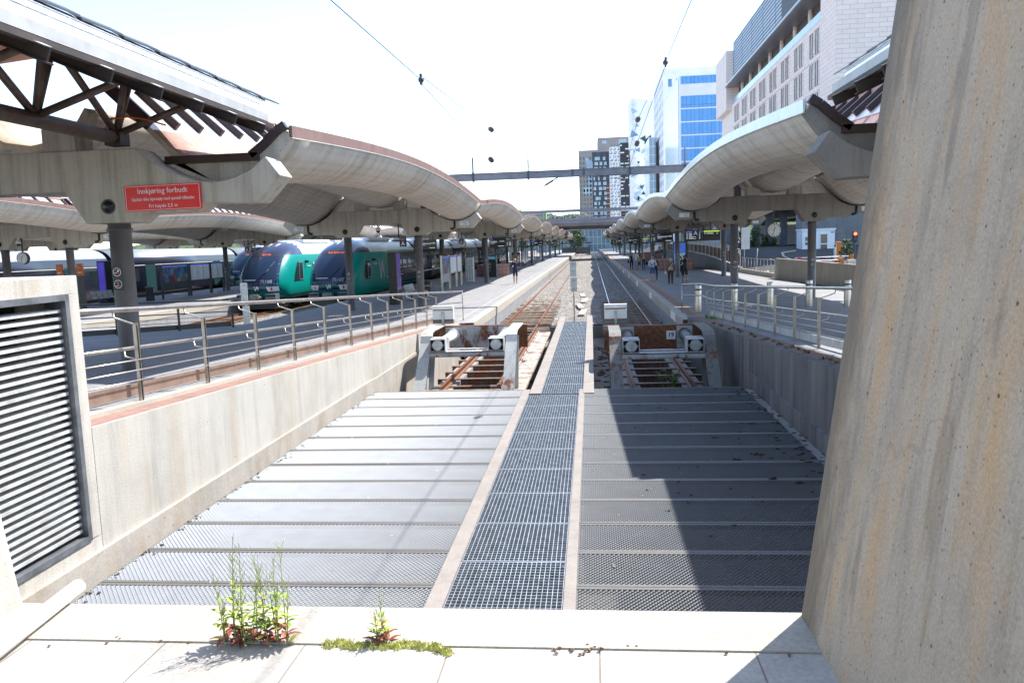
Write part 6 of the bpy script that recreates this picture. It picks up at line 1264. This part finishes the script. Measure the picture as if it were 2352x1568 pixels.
tufts('moss_strip',[(-1.15+.53*i/60+rr.uniform(-.01,.01),3.088+rr.uniform(-.02,.018)-.06*(i>52)*(i-52)/8,1.95,.05) for i in range(61)],[MG,MY,MY],.014,60)
tufts('weed_tufts',[(3.56+rr.uniform(-.04,.12),y,rampz(y),.16) for y in [9+.34*i+rr.uniform(-.1,.1) for i in range(46)] if rr.random()<.6],[plain('tuft_dull',(.11,.17,.04),.8,var=.3),plain('tuft_green',(.05,.10,.025),.8,var=.3)],.045,16)
tufts('grass_tufts',[(3.95+rr.uniform(-.06,.06),y,rampz(y),.12) for y in [26+.2*i for i in range(12)]],[LG,MATS['tuft_green']],.07,14)
def clods(name,pts,mats):
    b=MB()
    for x,y,z,s in pts:
        for i in range(7):
            q=s*rr.uniform(.2,.55); a=rr.uniform(0,6.3); d=rr.uniform(0,.7)*s; b.use(rr.randrange(len(mats))); b.ball((x+d*math.cos(a)*1.5,y+d*math.sin(a),z+q*.12),q,q*rr.uniform(.6,1.2),q*.3,6,3)
    b.v=[(x+rr.uniform(-.006,.006),y+rr.uniform(-.006,.006),z+rr.uniform(-.003,.003)) for x,y,z in b.v]; return tag(b.build(name,mats),None,None,None,'stuff')
pts=[]
for i in range(95):
    y=rr.uniform(9.5,17); x=3.28-abs(rr.gauss(0,.25))-.0; pts.append((x,y,.46,rr.uniform(.015,.05)))
for i in range(40): pts.append((rr.uniform(.6,3.1),rr.uniform(8,16),.46,rr.uniform(.012,.035)))
pts+=[(2.35,11.6,.46,.10),(2.0,11.3,.46,.06),(2.3,10.4,.46,.07),(2.6,10.2,.46,.08),(2.8,9.7,.46,.07),(1.9,12.6,.46,.06)]
clods('fallen_moss',pts,[MB_,MD,MD]); clods('wall_foot_debris',[(-4.84+abs(rr.gauss(0,.06)),rr.uniform(5.5,17),.46,rr.uniform(.01,.03)) for i in range(110)],[plain('grit_pale',(.35,.31,.25),.95,var=.3,scale=30),MB_])
clods('pit_debris',[(rr.choice([-4.6,-3.2,-1.9,-.5,.25,.3,.35,1.7,3.05,3.1])+rr.uniform(-.25,.25),rr.uniform(17.6,33),-.74,rr.uniform(.04,.14)) for i in range(260)],[MD,plain('grit_grey',(.22,.2,.17),.95,var=.4,scale=12),MB_])
clods('curb_litter',[(rr.uniform(-4.5,2.8),rr.uniform(7.2,16.5),.463,rr.uniform(.006,.014)) for i in range(60)],[WHITEP,plain('paper_scrap',(.6,.58,.55),.8)])
clods('plaza_crumbs',[(rr.uniform(-2.4,1.0),3.09+rr.gauss(0,.018),1.957,rr.uniform(.001,.003)) for i in range(10)]+[(rr.gauss(-.1,.06),rr.gauss(3.075,.018),1.957,rr.uniform(.002,.006)) for i in range(16)],[plain('crumb_brown',(.36,.26,.19),.95,var=.3)])
t=thing('pit_shrub','small green leafy weed growing between the steel beams of the right buffer stop','weed',(1.95,20.6,-.2)); b=MB()
for i in range(7):
    a=rr.uniform(0,6.3); e=Vector((1.95+.35*math.cos(a),20.6+.2*math.sin(a),.12+rr.uniform(0,.25))); b.use(0); b.tube([(1.95,20.6,-.5),e],.008,5)
    for j in range(14): b.use(1+rr.randrange(2)); leaf(b,Vector((1.95,20.6,-.3)).lerp(e,rr.uniform(.4,1)),(rr.uniform(-1,1),rr.uniform(-1,.6),rr.uniform(-.2,.5)),rr.uniform(.08,.15),.045)
b.build('foliage',[STEMG,LG,MATS['tuft_green']],t,True,recalc=False)
